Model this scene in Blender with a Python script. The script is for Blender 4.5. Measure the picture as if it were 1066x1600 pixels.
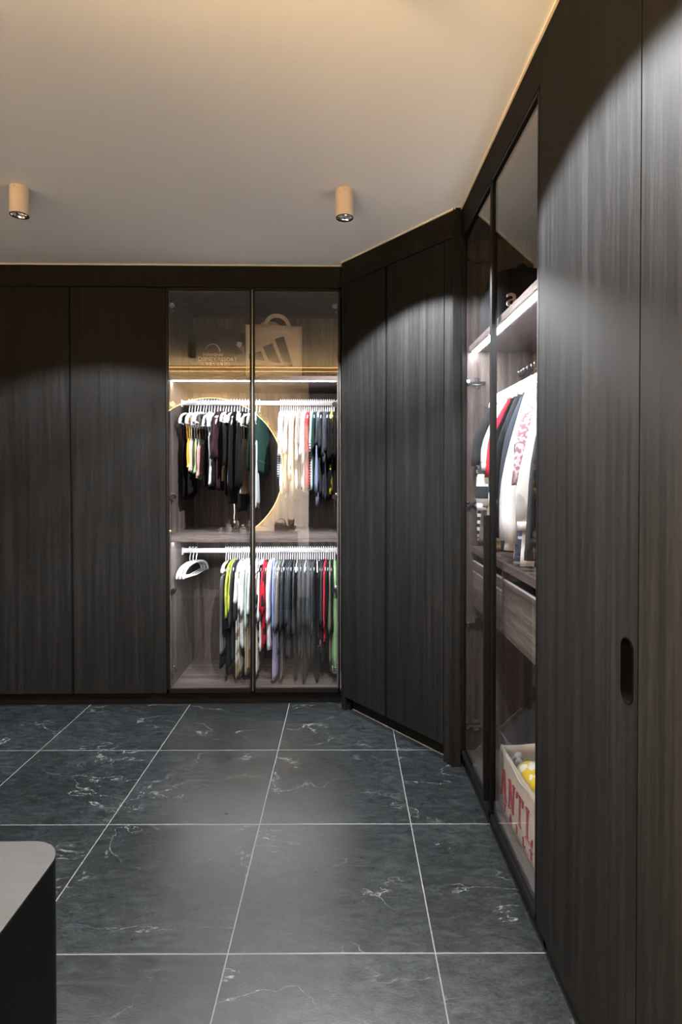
import bpy, bmesh, math, random
from mathutils import Vector, Matrix

for o in list(bpy.data.objects):
    bpy.data.objects.remove(o, do_unlink=True)
SC = bpy.context.scene
COL = SC.collection
PI = math.pi
R = math.radians

# ------------------------------------------------------------------ camera
F_PX, CX, HOR, YAW, PITCH = 871.0, 543.2, 745.0, R(1.0), R(0.7)
CAM_H = 1.36
cam = bpy.data.cameras.new('camera')
cam.sensor_fit = 'AUTO'
cam.sensor_width = 36.0
cam.lens = F_PX / 1600.0 * 36.0
cam.shift_x = (533.0 - CX) / 1600.0
cam.shift_y = -(800.0 - (HOR + F_PX * math.tan(PITCH))) / 1600.0
cam.clip_start = 0.02
camo = bpy.data.objects.new('camera', cam)
camo.location = (0, 0, CAM_H)
camo.rotation_euler = (PI / 2 - PITCH, 0, -YAW)
COL.objects.link(camo)
SC.camera = camo

# ------------------------------------------------------------------ world, exposure
w = bpy.data.worlds.new('world')
SC.world = w
w.use_nodes = True
w.node_tree.nodes['Background'].inputs[0].default_value = (0.5, 0.5, 0.55, 1)
w.node_tree.nodes['Background'].inputs[1].default_value = 0.02
vs = SC.view_settings
vs.view_transform = 'Standard'
vs.look = 'None'
vs.exposure = 0.0
vs.gamma = 1.0
vs.use_curve_mapping = False

# light levels, all in one place
SPOT_W = 640.0          # ceiling downlights
LED_E = 235.0           # white strips inside the glass cabinets
RING_E = 690.0          # warm strip behind the round mirror
COVE_E = 16.0           # warm lines at the head of the mirror wall
CEIL = 2.605           # ceiling height
DOOR_T = 2.47          # top of the doors
DOOR_B = 0.08

# ------------------------------------------------------------------ materials
MATS = {}


def newmat(name):
    m = bpy.data.materials.new(name)
    m.use_nodes = True
    nt = m.node_tree
    b = nt.nodes['Principled BSDF']
    return m, nt, b


def N(nt, kind, **kw):
    n = nt.nodes.new(kind)
    for k, v in kw.items():
        setattr(n, k, v)
    return n


def ramp(nt, fac, stops):
    r = N(nt, 'ShaderNodeValToRGB')
    el = r.color_ramp.elements
    while len(el) < len(stops):
        el.new(0.5)
    for e, (p, c) in zip(el, stops):
        e.position = p
        e.color = (*c, 1) if len(c) == 3 else c
    nt.links.new(fac, r.inputs[0])
    return r.outputs[0]


def mapping(nt, scale=(1, 1, 1), coord='Object', rnd=False, rot=(0, 0, 0)):
    tc = N(nt, 'ShaderNodeTexCoord')
    mp = N(nt, 'ShaderNodeMapping')
    mp.inputs['Scale'].default_value = scale
    mp.inputs['Rotation'].default_value = rot
    src = tc.outputs[coord]
    if rnd:
        oi = N(nt, 'ShaderNodeObjectInfo')
        mul = N(nt, 'ShaderNodeMath', operation='MULTIPLY')
        mul.inputs[1].default_value = 37.0
        nt.links.new(oi.outputs['Random'], mul.inputs[0])
        ad = N(nt, 'ShaderNodeVectorMath', operation='ADD')
        nt.links.new(src, ad.inputs[0])
        nt.links.new(mul.outputs[0], ad.inputs[1])
        src = ad.outputs[0]
    nt.links.new(src, mp.inputs[0])
    return mp.outputs[0]


def noise(nt, vec, scale, detail=4, rough=0.6, dist=0.0):
    n = N(nt, 'ShaderNodeTexNoise')
    n.inputs['Scale'].default_value = scale
    n.inputs['Detail'].default_value = detail
    n.inputs['Roughness'].default_value = rough
    n.inputs['Distortion'].default_value = dist
    nt.links.new(vec, n.inputs['Vector'])
    return n.outputs['Fac']


def bump(nt, b, h, strength=0.2, dist=0.002):
    bp = N(nt, 'ShaderNodeBump')
    bp.inputs['Strength'].default_value = strength
    bp.inputs['Distance'].default_value = dist
    nt.links.new(h, bp.inputs['Height'])
    nt.links.new(bp.outputs[0], b.inputs['Normal'])


def mixf(nt, a, b_, fac):
    m = N(nt, 'ShaderNodeMix', data_type='FLOAT')
    nt.links.new(a, m.inputs[2])
    nt.links.new(b_, m.inputs[3])
    m.inputs[0].default_value = fac
    return m.outputs[0]


def plain(name, col, rough=0.5, metal=0.0, spec=0.5, bumps=0.0):
    if name in MATS:
        return MATS[name]
    m, nt, b = newmat(name)
    v = mapping(nt)
    f = noise(nt, v, 30, 3)
    c = ramp(nt, f, [(0.3, tuple(x * 0.94 for x in col)), (0.7, tuple(min(1, x * 1.05) for x in col))])
    nt.links.new(c, b.inputs['Base Color'])
    b.inputs['Roughness'].default_value = rough
    b.inputs['Metallic'].default_value = metal
    b.inputs['Specular IOR Level'].default_value = spec
    if bumps:
        bump(nt, b, noise(nt, v, 400, 2), bumps, 0.001)
    MATS[name] = m
    return m


def wood(name, stops, axis='z', rough=(0.4, 0.6), spec=0.5, fine=260, wide=26, bs=0.25):
    m, nt, b = newmat(name)
    a = {'z': (1, 1, 0.022), 'x': (0.022, 1, 1)}[axis]
    a2 = {'z': (1, 1, 0.05), 'x': (0.05, 1, 1)}[axis]
    v1 = mapping(nt, a, rnd=True)
    v2 = mapping(nt, a2, rnd=True)
    f1 = noise(nt, v1, wide, 5, 0.65, 0.6)
    f2 = noise(nt, v2, fine, 3, 0.6)
    f = mixf(nt, f1, f2, 0.38)
    c = ramp(nt, f, stops)
    nt.links.new(c, b.inputs['Base Color'])
    rr = ramp(nt, f1, [(0.3, (rough[0],) * 3), (0.7, (rough[1],) * 3)])
    nt.links.new(rr, b.inputs['Roughness'])
    b.inputs['Specular IOR Level'].default_value = spec
    bump(nt, b, f, bs, 0.0015)
    MATS[name] = m
    return m


DARK = wood('charcoal_oak', [(0.30, (0.0029, 0.0029, 0.0030)), (0.5, (0.0056, 0.0056, 0.0057)), (0.70, (0.0113, 0.0113, 0.0115))], 'z', (0.50, 0.64), spec=0.03, wide=40, fine=420)
WSTOPS = [(0.32, (0.032, 0.021, 0.017)), (0.5, (0.100, 0.079, 0.070)), (0.66, (0.22, 0.182, 0.164))]
WALN = wood('smoked_walnut', WSTOPS, 'z', (0.45, 0.6), spec=0.3, wide=24)
WALNX = wood('smoked_walnut_level', WSTOPS, 'x', (0.45, 0.6), spec=0.3, wide=24)
TABLE = wood('grey_oak', [(0.3, (0.008, 0.0079, 0.0079)), (0.5, (0.0125, 0.0124, 0.0124)), (0.7, (0.0175, 0.0174, 0.0174))], 'x', (0.45, 0.6), spec=0.15, wide=60, bs=0.1)
BLACKM = plain('black_anodised', (0.0022, 0.0022, 0.0024), 0.5, 0.0, 0.10)
BLACKP = plain('black_lacquer', (0.0022, 0.0022, 0.0022), 0.6, 0.0, 0.06)
KICK = plain('black_kickboard', (0.003, 0.003, 0.003), 0.55, 0.0, 0.08)
CHROME = plain('chrome', (0.75, 0.76, 0.78), 0.14, 1.0)
STEEL = plain('brushed_steel', (0.55, 0.55, 0.56), 0.3, 1.0)
EDGE = plain('pale_edge_strip', (0.45, 0.42, 0.40), 0.3)
WHITEP = plain('white_plastic', (0.84, 0.84, 0.84), 0.35)
PADM = plain('grey_rubber_pad', (0.42, 0.43, 0.45), 0.7)
RAILM = plain('white_rail', (0.80, 0.80, 0.81), 0.3)
SANDM = plain('sand_enamel', (0.74, 0.60, 0.46), 0.55)
BEAD = plain('ivory_sealant', (0.72, 0.64, 0.52), 0.6)
GROUT = plain('pale_grout', (0.13, 0.137, 0.138), 0.8)
PAINT = plain('wall_paint', (0.74, 0.70, 0.65), 0.85, bumps=0.05)
DPAINT = plain('grey_paint', (0.06, 0.058, 0.056), 0.8, bumps=0.05)


def ceiling_mat():
    m, nt, b = newmat('ceiling_paint')
    v = mapping(nt)
    c = ramp(nt, noise(nt, v, 1.3, 3), [(0.3, (0.71, 0.715, 0.715)), (0.7, (0.74, 0.745, 0.745))])
    nt.links.new(c, b.inputs['Base Color'])
    b.inputs['Roughness'].default_value = 0.9
    b.inputs['Specular IOR Level'].default_value = 0.2
    bump(nt, b, noise(nt, v, 260, 3), 0.12, 0.001)
    return m


def slate_mat():
    m, nt, b = newmat('slate_tile')
    v = mapping(nt, (1, 1, 1), rnd=True)
    vd = mapping(nt, (1.0, 2.6, 1.0), rnd=True, rot=(0, 0, 0.55))
    big = noise(nt, v, 1.6, 4, 0.6, 0.4)
    mid = noise(nt, vd, 16, 9, 0.74, 0.5)
    fine = noise(nt, vd, 95, 4, 0.7)
    base = mixf(nt, mixf(nt, big, mid, 0.6), fine, 0.42)
    c1 = ramp(nt, base, [(0.40, (0.0036, 0.0046, 0.0052)), (0.5, (0.0098, 0.0119, 0.0131)), (0.60, (0.027, 0.0318, 0.0342))])
    # thin pale veins: the zero crossings of a warped noise, broken up by a mask
    vv = mapping(nt, (1.0, 1.9, 1.0), rnd=True, rot=(0, 0, 0.6))
    n1 = noise(nt, vv, 1.7, 9, 0.55, 0.5)
    sub = N(nt, 'ShaderNodeMath', operation='SUBTRACT')
    sub.inputs[1].default_value = 0.5
    nt.links.new(n1, sub.inputs[0])
    ab = N(nt, 'ShaderNodeMath', operation='ABSOLUTE')
    nt.links.new(sub.outputs[0], ab.inputs[0])
    line = ramp(nt, ab.outputs[0], [(0.0, (1, 1, 1)), (0.0012, (0.8, 0.8, 0.8)), (0.0035, (0, 0, 0))])
    mk = ramp(nt, noise(nt, v, 2.6, 2), [(0.46, (0, 0, 0)), (0.56, (1, 1, 1))])
    mk2 = ramp(nt, noise(nt, v, 45, 3), [(0.35, (0.1, 0.1, 0.1)), (0.6, (1, 1, 1))])
    mul = N(nt, 'ShaderNodeMath', operation='MULTIPLY')
    nt.links.new(line, mul.inputs[0])
    nt.links.new(mk, mul.inputs[1])
    mul2 = N(nt, 'ShaderNodeMath', operation='MULTIPLY')
    nt.links.new(mul.outputs[0], mul2.inputs[0])
    nt.links.new(mk2, mul2.inputs[1])
    mx = N(nt, 'ShaderNodeMix', data_type='RGBA')
    nt.links.new(mul2.outputs[0], mx.inputs[0])
    nt.links.new(c1, mx.inputs[6])
    mx.inputs[7].default_value = (0.19, 0.205, 0.207, 1)
    nt.links.new(mx.outputs[2], b.inputs['Base Color'])
    rr = ramp(nt, mid, [(0.3, (0.27,) * 3), (0.7, (0.35,) * 3)])
    nt.links.new(rr, b.inputs['Roughness'])
    b.inputs['Specular IOR Level'].default_value = 0.8
    bump(nt, b, mixf(nt, mid, fine, 0.55), 0.30, 0.002)
    return m


def glass_mat(name, tint):
    # thin tinted pane: clear straight through plus a mirror share that follows Schlick's law
    m = bpy.data.materials.new(name)
    m.use_nodes = True
    nt = m.node_tree
    nt.nodes.clear()
    out = N(nt, 'ShaderNodeOutputMaterial')
    tr = N(nt, 'ShaderNodeBsdfTransparent')
    tr.inputs[0].default_value = (*tint, 1)
    gl = N(nt, 'ShaderNodeBsdfGlossy')
    gl.inputs['Roughness'].default_value = 0.0
    gl.inputs['Color'].default_value = (1, 1, 1, 1)
    ge = N(nt, 'ShaderNodeNewGeometry')
    dot = N(nt, 'ShaderNodeVectorMath', operation='DOT_PRODUCT')
    nt.links.new(ge.outputs['Incoming'], dot.inputs[0])
    nt.links.new(ge.outputs['Normal'], dot.inputs[1])
    ab = N(nt, 'ShaderNodeMath', operation='ABSOLUTE')
    nt.links.new(dot.outputs['Value'], ab.inputs[0])
    one = N(nt, 'ShaderNodeMath', operation='SUBTRACT')
    one.inputs[0].default_value = 1.0
    nt.links.new(ab.outputs[0], one.inputs[1])
    pw = N(nt, 'ShaderNodeMath', operation='POWER')
    pw.inputs[1].default_value = 5.0
    nt.links.new(one.outputs[0], pw.inputs[0])
    ma = N(nt, 'ShaderNodeMath', operation='MULTIPLY_ADD')
    ma.inputs[1].default_value = 0.952
    ma.inputs[2].default_value = 0.048
    nt.links.new(pw.outputs[0], ma.inputs[0])
    mx = N(nt, 'ShaderNodeMixShader')
    nt.links.new(ma.outputs[0], mx.inputs[0])
    nt.links.new(tr.outputs[0], mx.inputs[1])
    nt.links.new(gl.outputs[0], mx.inputs[2])
    nt.links.new(mx.outputs[0], out.inputs[0])
    return m


def emit_mat(name, col, strength):
    m = bpy.data.materials.new(name)
    m.use_nodes = True
    nt = m.node_tree
    nt.nodes.clear()
    out = N(nt, 'ShaderNodeOutputMaterial')
    e = N(nt, 'ShaderNodeEmission')
    e.inputs[0].default_value = (*col, 1)
    e.inputs[1].default_value = strength
    nt.links.new(e.outputs[0], out.inputs[0])
    return m


CEILM = ceiling_mat()
SLATE = slate_mat()
GLASS = glass_mat('grey_tinted_glass', (0.82, 0.82, 0.83))
LEDM = emit_mat('white_led', (0.93, 0.97, 1.0), LED_E)
RINGM = emit_mat('warm_led', (1.0, 0.64, 0.29), RING_E)
COVEM = emit_mat('warm_cove_led', (1.0, 0.55, 0.18), COVE_E)
LAMPM = emit_mat('downlight_lens', (1.0, 0.97, 0.93), 9.0)
MIRROR = plain('silvered_mirror', (0.9, 0.9, 0.9), 0.01, 1.0)


def cloth(col, kind='plain', col2=None, scale=1.0):
    key = ('cloth', col, kind, col2, scale)
    if key in MATS:
        return MATS[key]
    m, nt, b = newmat('cloth')
    v = mapping(nt)
    f = noise(nt, v, 22, 4)
    c = ramp(nt, f, [(0.3, tuple(x * 0.88 for x in col)), (0.7, tuple(min(1, x * 1.08) for x in col))])
    if kind in ('stripe', 'check'):
        sx = N(nt, 'ShaderNodeSeparateXYZ')
        nt.links.new(v, sx.inputs[0])

        def band(sock):
            a = N(nt, 'ShaderNodeMath', operation='MULTIPLY')
            a.inputs[1].default_value = scale
            nt.links.new(sock, a.inputs[0])
            fr = N(nt, 'ShaderNodeMath', operation='FRACT')
            nt.links.new(a.outputs[0], fr.inputs[0])
            gt = N(nt, 'ShaderNodeMath', operation='GREATER_THAN')
            gt.inputs[1].default_value = 0.5 if kind == 'stripe' else 0.86
            nt.links.new(fr.outputs[0], gt.inputs[0])
            return gt.outputs[0]
        fac = band(sx.outputs[2])
        if kind == 'check':
            g = band(sx.outputs[0])
            mm = N(nt, 'ShaderNodeMath', operation='MAXIMUM')
            nt.links.new(fac, mm.inputs[0])
            nt.links.new(g, mm.inputs[1])
            fac = mm.outputs[0]
    elif kind == 'patch':
        fac = ramp(nt, noise(nt, v, scale, 2, 0.5, 0.8), [(0.49, (0, 0, 0)), (0.52, (1, 1, 1))])
    if kind != 'plain':
        mx = N(nt, 'ShaderNodeMix', data_type='RGBA')
        nt.links.new(fac, mx.inputs[0])
        nt.links.new(c, mx.inputs[6])
        mx.inputs[7].default_value = (*col2, 1)
        c = mx.outputs[2]
    nt.links.new(c, b.inputs['Base Color'])
    b.inputs['Roughness'].default_value = 0.92
    b.inputs['Specular IOR Level'].default_value = 0.08
    b.inputs['Sheen Weight'].default_value = 0.01
    bump(nt, b, mixf(nt, noise(nt, v, 900, 2), noise(nt, v, 45, 4), 0.5), 0.3, 0.002)
    MATS[key] = m
    return m


# ------------------------------------------------------------------ mesh builder
class MB:
    def __init__(self):
        self.v = []
        self.f = []

    def add(self, verts, faces):
        k = len(self.v)
        self.v += [tuple(p) for p in verts]
        self.f += [tuple(i + k for i in q) for q in faces]
        return self

    def box(self, x0, x1, y0, y1, z0, z1):
        vs_ = [(x, y, z) for z in (z0, z1) for y in (y0, y1) for x in (x0, x1)]
        return self.add(vs_, [(0, 2, 3, 1), (4, 5, 7, 6), (0, 1, 5, 4), (2, 6, 7, 3), (0, 4, 6, 2), (1, 3, 7, 5)])

    def loft(self, rings, cap=True, closed=True):
        n = len(rings[0])
        verts = [p for r in rings for p in r]
        faces = []
        for i in range(len(rings) - 1):
            for j in range(n if closed else n - 1):
                a, b_ = i * n + j, i * n + (j + 1) % n
                faces.append((a, b_, b_ + n, a + n))
        if cap:
            faces.append(tuple(range(n - 1, -1, -1)))
            faces.append(tuple(range((len(rings) - 1) * n, len(rings) * n)))
        return self.add(verts, faces)

    def tube(self, path, r, n=8, flat=1.0, closed=False):
        path = [Vector(p) for p in path]
        rings = []
        up0 = None
        for i, p in enumerate(path):
            a = path[max(0, i - 1)] if not closed else path[i - 1]
            b_ = path[min(len(path) - 1, i + 1)] if not closed else path[(i + 1) % len(path)]
            t = (b_ - a).normalized()
            if up0 is None:
                up0 = Vector((0, 1, 0)) if abs(t.y) < 0.9 else Vector((1, 0, 0))
            s = t.cross(up0).normalized()
            u = s.cross(t).normalized()
            up0 = u
            rr = r[i] if isinstance(r, (list, tuple)) else r
            rings.append([p + (s * math.cos(k * 2 * PI / n) * rr + u * math.sin(k * 2 * PI / n) * rr * flat) for k in range(n)])
        if closed:
            rings.append(rings[0])
            return self.loft(rings, cap=False)
        return self.loft(rings)

    def prism(self, pts, z0, z1):
        n = len(pts)
        vs_ = [(x, y, z0) for x, y in pts] + [(x, y, z1) for x, y in pts]
        fs = [tuple(range(n - 1, -1, -1)), tuple(range(n, 2 * n))]
        fs += [(i, (i + 1) % n, (i + 1) % n + n, i + n) for i in range(n)]
        return self.add(vs_, fs)

    def prism_y(self, pts, y0, y1):
        n = len(pts)
        vs_ = [(x, y0, z) for x, z in pts] + [(x, y1, z) for x, z in pts]
        fs = [tuple(range(n)), tuple(range(2 * n - 1, n - 1, -1))]
        fs += [((i + 1) % n, i, i + n, (i + 1) % n + n) for i in range(n)]
        return self.add(vs_, fs)

    def lathe(self, prof, n=32, c=(0, 0, 0)):
        rings = [[(c[0] + r * math.cos(k * 2 * PI / n), c[1] + r * math.sin(k * 2 * PI / n), c[2] + z) for k in range(n)] for r, z in prof]
        return self.loft(rings, cap=False)

    def mesh(self, name, smooth=False, bevel=0.0):
        me = bpy.data.meshes.new(name)
        me.from_pydata(self.v, [], self.f)
        bm = bmesh.new()
        bm.from_mesh(me)
        bmesh.ops.recalc_face_normals(bm, faces=bm.faces)
        if bevel:
            bmesh.ops.bevel(bm, geom=list(bm.edges), offset=bevel, segments=2, affect='EDGES', profile=0.5, clamp_overlap=True)
        bm.to_mesh(me)
        bm.free()
        if smooth:
            for p in me.polygons:
                p.use_smooth = True
        return me

    def build(self, name, mat, parent=None, smooth=False, bevel=0.0, label=None):
        return obj(name, self.mesh(name, smooth, bevel), mat, parent, label)


def obj(name, me, mat=None, parent=None, label=None):
    o = bpy.data.objects.new(name, me)
    COL.objects.link(o)
    if mat is not None and not me.materials:
        me.materials.append(mat)
    if parent is not None:
        o.parent = parent
    if label:
        o['label'] = label
    return o


def tag(o, label, cat, group=None):
    o['label'] = label
    o['category'] = cat
    if group:
        o['group'] = group
    return o


def thing(name, label, cat, loc=(0, 0, 0), rz=0.0, group=None, rx=0.0, ry=0.0):
    o = bpy.data.objects.new(name, None)
    o.empty_display_size = 0.05
    COL.objects.link(o)
    o.location = loc
    o.rotation_euler = (rx, ry, rz)
    return tag(o, label, cat, group)


def struct(o):
    o['kind'] = 'structure'
    return o


def B(x0, x1, y0, y1, z0, z1):
    return MB().box(x0, x1, y0, y1, z0, z1)


def px_x(px, Y):
    return Y * math.tan(math.atan((px - CX) / F_PX) + YAW)


ORD = ['first', 'second', 'third', 'fourth', 'fifth', 'sixth', 'seventh', 'eighth', 'ninth', 'tenth', 'eleventh', 'twelfth',
       'thirteenth', 'fourteenth', 'fifteenth', 'sixteenth', 'seventeenth', 'eighteenth', 'nineteenth']
TENS = {2: ('twenty', 'twentieth'), 3: ('thirty', 'thirtieth'), 4: ('forty', 'fortieth'), 5: ('fifty', 'fiftieth'), 6: ('sixty', 'sixtieth')}


def ordinal(n):
    if n < 20:
        return ORD[n - 1]
    t, u = divmod(n, 10)
    return TENS[t][1] if u == 0 else TENS[t][0] + '-' + ORD[u - 1]


# ------------------------------------------------------------------ room shell
XL, XR = -3.2, 1.19
YB, YH = 3.9, -1.6
# floor: grout bed with single slate tiles as parts
floor = struct(B(XL, XR, YH, YB, -0.08, -0.0007).build('floor', GROUT))
floor['label'] = 'dark slate tile floor with pale grout joints'
TH, TX0, TY0, TS = 0.01364, -0.2982, 2.7638, 0.5926
g = 0.0016
tile_me = B(g, TS - g, g, TS - g, -0.012, 0.0).mesh('tile', bevel=0.0012)
tile_me.materials.append(SLATE)
ct, st = math.cos(TH), math.sin(TH)
for i in range(-5, 3):
    for j in range(-8, 2):
        x = TX0 + TS * (i * ct + j * st)
        y = TY0 + TS * (-i * st + j * ct)
        if x < XL - 0.5 or x > 0.62 or y < YH - 0.5 or y > 3.32:
            continue
        o = obj('tile', tile_me, None, floor)
        o.location = (x, y, 0)
        o.rotation_euler = (0, 0, -TH)

struct(B(XL - 0.1, XR + 0.1, YH - 0.1, YB + 0.1, CEIL, CEIL + 0.1).build('ceiling', CEILM))['label'] = 'plain pale beige painted ceiling'
struct(B(XL, XR, YB, YB + 0.1, -0.08, CEIL).build('wall_back', DPAINT))
struct(B(XR, XR + 0.1, YH, YB, -0.08, CEIL).build('wall_right', DPAINT))
struct(B(XL - 0.1, XL, YH, YB, -0.08, CEIL).build('wall_left', DARK))
struct(B(XL, XR, YH - 0.1, YH, -0.08, CEIL).build('wall_hall', DPAINT))
YM = 0.33      # face of the wall with the mirror
struct(B(XL, -0.33, YM - 0.12, YM, 0, CEIL).build('wall_mirror', PAINT))

struct(B(-0.33, 0.575, YM - 0.12, YM, 2.44, CEIL).build('trim_9', PAINT))['label'] = 'painted header over the opening at the camera'

# corner points of the cabinet fronts
D0 = Vector((0.022, 3.25))
D1 = Vector((0.545, 2.585))
DANG = math.atan2(D1.y - D0.y, D1.x - D0.x)
DLEN = (D1 - D0).length
XF = 0.575     # right hand front plane
YF = 3.30      # far front plane

# fascia boards between door heads and ceiling
struct(B(XL, 0.03, YF, YF + 0.03, DOOR_T + 0.004, CEIL).build('trim_1', DARK))['label'] = 'charcoal fascia board above the far cabinets'
t = B(0, DLEN, 0, 0.03, DOOR_T + 0.004, CEIL).build('trim_2', DARK)
t.location = (D0.x, D0.y, 0)
t.rotation_euler = (0, 0, DANG)
struct(t)['label'] = 'charcoal fascia board above the angled corner cupboard'
struct(B(XF, XF + 0.03, 1.59, 2.60, DOOR_T + 0.004, CEIL).build('trim_3', DARK))['label'] = 'charcoal fascia board above the near glass cabinet'
# sealant bead under the ceiling
struct(B(XL, 0.022, YF - 0.006, YF + 0.002, CEIL - 0.008, CEIL).build('trim_4', BEAD))
t = B(0, DLEN, -0.006, 0.002, CEIL - 0.008, CEIL).build('trim_5', BEAD)
t.location = (D0.x, D0.y, 0)
t.rotation_euler = (0, 0, DANG)
struct(t)
struct(B(XF - 0.006, XF + 0.002, -1.5, 2.60, CEIL - 0.008, CEIL).build('trim_6', BEAD))
struct(B(D1.x - 0.01, XF, 2.585, 2.60, 0.0, CEIL).build('trim_7', DARK))['label'] = 'narrow charcoal filler strip in the corner'
# recessed kickboards
struct(B(XL, 0.05, YF + 0.045, YF + 0.06, 0, DOOR_B).build('baseboard_back', KICK))
t = B(0.03, DLEN - 0.03, 0.05, 0.065, 0, DOOR_B).build('baseboard_corner', KICK)
t.location = (D0.x, D0.y, 0)
t.rotation_euler = (0, 0, DANG)
struct(t)
struct(B(XF + 0.022, XF + 0.04, -1.5, 2.60, 0, DOOR_B).build('baseboard_right', KICK))
# pale grout seam along the angled kickboard
t = B(0.03, DLEN - 0.03, 0.045, 0.05, 0.0, 0.003).build('trim_8', GROUT)
t.location = (D0.x, D0.y, 0)
t.rotation_euler = (0, 0, DANG)
struct(t)


# ------------------------------------------------------------------ cabinets
def hinge(parent, x, z, s):
    """clip hinge on a side panel: s=+1 when the panel is on the left"""
    m = MB()
    m.box(x, x + s * 0.006, 0.045, 0.105, z - 0.008, z + 0.008)
    m.box(x, x + s * 0.004, 0.058, 0.078, z - 0.026, z + 0.026)
    m.box(x + s * 0.006, x + s * 0.016, 0.02, 0.085, z - 0.006, z + 0.006)
    m.tube([(x + s * 0.014, 0.016, z), (x + s * 0.014, 0.026, z)], 0.016, 12)
    m.tube([(x + s * 0.004, 0.068, z + 0.018), (x + s * 0.009, 0.068, z + 0.018)], 0.005, 8)
    m.tube([(x + s * 0.004, 0.068, z - 0.018), (x + s * 0.009, 0.068, z - 0.018)], 0.005, 8)
    return m.build('hinge', CHROME, parent, label='chrome hinge')


def solid_door(parent, x0, x1, z0, z1, name='door'):
    return B(x0, x1, 0.0, 0.02, z0, z1).build(name, DARK, parent, bevel=0.0012)


def glass_door(parent, x0, x1, z0, z1, s):
    """s=+1: handle stile on the right"""
    d = B(x0, x1, 0.0, 0.02, z0, z0 + 0.02)
    d.box(x0, x1, 0.0, 0.02, z1 - 0.012, z1)
    d.box(x0, x0 + 0.012, 0.0, 0.02, z0, z1)
    d.box(x1 - 0.012, x1, 0.0, 0.02, z0, z1)
    door = d.build('door', BLACKM, parent, label='slim black aluminium door frame')
    B(x0 + 0.011, x1 - 0.011, 0.007, 0.011, z0 + 0.018, z1 - 0.010).build('glass_pane', GLASS, door, label='grey tinted glass pane')
    return door


def solid_unit(label, x, y, rz, splits, z0, z1, depth=0.56, channel=None, name='wardrobe_cabinet'):
    t = thing(name, label, 'cabinet', (x, y, 0), rz)
    W = splits[-1]
    body = MB()
    body.box(0, 0.018, 0.022, depth, z0, z1)
    body.box(W - 0.018, W, 0.022, depth, z0, z1)
    for xa in (0.0, W - 0.018):
        body.box(xa, xa + 0.018, 0.07, depth, 0.0, z0)
    body.box(0.018, W - 0.018, depth - 0.012, depth, z0, z1)
    body.box(0.018, W - 0.018, 0.022, depth, z0, z0 + 0.018)
    body.box(0.018, W - 0.018, 0.022, depth, z1 - 0.018, z1)
    body.build('carcass', BLACKP, t)
    return t


# -- far wall, plain doors
UX = -1.012
for k, (x0, lab) in enumerate([(UX - 1.115, 'charcoal two-door wardrobe cabinet left of the far glass cabinet'),
                               (XL + 0.004, 'charcoal two-door wardrobe cabinet in the far left corner of the room')]):
    x1 = UX if k == 0 else UX - 1.115
    W = x1 - x0
    u = solid_unit(lab, x0, YF, 0, [W], DOOR_B, DOOR_T)
    mid = W / 2
    solid_door(u, 0.0015, mid - 0.004, DOOR_B, DOOR_T)
    solid_door(u, mid + 0.014, W - 0.0015, DOOR_B, DOOR_T)
    MB().box(mid - 0.004, mid + 0.014, 0.016, 0.021, DOOR_B, DOOR_T).build('finger_channel', BLACKM, u, label='black recessed finger pull channel')

# -- far wall, glass cabinet
GW = 1.028
cab = thing('glass_wardrobe', 'far glass-fronted wardrobe with tote bag on top shelf and two hanging rails', 'cabinet', (UX, YF, 0))
DEP = 0.57
IN0, IN1 = 0.02, GW - 0.02
B(0, IN0, 0.022, DEP, DOOR_B, DOOR_T).build('side_panel', WALN, cab)
B(IN1, GW, 0.022, DEP, DOOR_B, DOOR_T).build('side_panel', WALN, cab)
B(IN0, IN1, DEP - 0.015, DEP, DOOR_B, DOOR_T).build('back_panel', WALN, cab)
B(IN0, IN1, 0.024, DEP - 0.015, DOOR_B, DOOR_B + 0.022).build('bottom_panel', WALNX, cab)
B(IN0, IN1, 0.024, DEP - 0.015, DOOR_T - 0.02, DOOR_T).build('top_panel', WALNX, cab)
SH1, SH2 = 1.935, 0.985
B(IN0, IN1, 0.03, DEP - 0.016, SH1, SH1 + 0.025).build('shelf', WALNX, cab)
MB().box(IN0, IN1, 0.03, DEP - 0.016, SH2, SH2 + 0.03).box(IN0, IN1, 0.026, 0.036, SH2 - 0.014, SH2 + 0.03).build('shelf', WALNX, cab)
B(0.0, GW, 0.07, DEP, 0.0, DOOR_B - 0.001).build('plinth', KICK, cab)


def led(parent, x0, x1, y, z, wdt=0.014):
    pr = B(x0, x1, y - wdt / 2 - 0.003, y + wdt / 2 + 0.003, z - 0.0012, z + 0.006).build('led_profile', STEEL, parent)
    B(x0 + 0.004, x1 - 0.004, y - wdt / 2, y + wdt / 2, z - 0.0028, z - 0.0013).build('led_strip', LEDM, pr, label='glowing white light strip')
    return pr


led(cab, IN0 + 0.002, IN1 - 0.002, 0.055, SH1)
led(cab, IN0 + 0.002, IN1 - 0.002, 0.055, SH2)
RAIL_Y = 0.27                 # local depth of the rails
RZ1, RZ2 = 1.845, 0.905       # rail tops
for zr in (RZ1, RZ2):
    m = MB()
    n = 14
    ring = lambda x: [(x, RAIL_Y + 0.0075 * math.cos(k * 2 * PI / n), zr - 0.015 + 0.015 * math.copysign(abs(math.sin(k * 2 * PI / n)) ** 0.6, math.sin(k * 2 * PI / n))) for k in range(n)]
    m.loft([ring(IN0), ring(IN1)])
    rl = m.build('hanging_rail', RAILM, cab, smooth=False)
    for xx, s in ((IN0, 1), (IN1, -1)):
        B(xx, xx + s * 0.006, RAIL_Y - 0.016, RAIL_Y + 0.016, zr - 0.04, zr + 0.004).build('rail_bracket', RAILM, rl)
gm = GW / 2 - 0.005
dl = glass_door(cab, 0.002, gm - 0.001, DOOR_B, DOOR_T, 1)
dr = glass_door(cab, gm + 0.001, GW - 0.002, DOOR_B, DOOR_T, -1)
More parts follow.
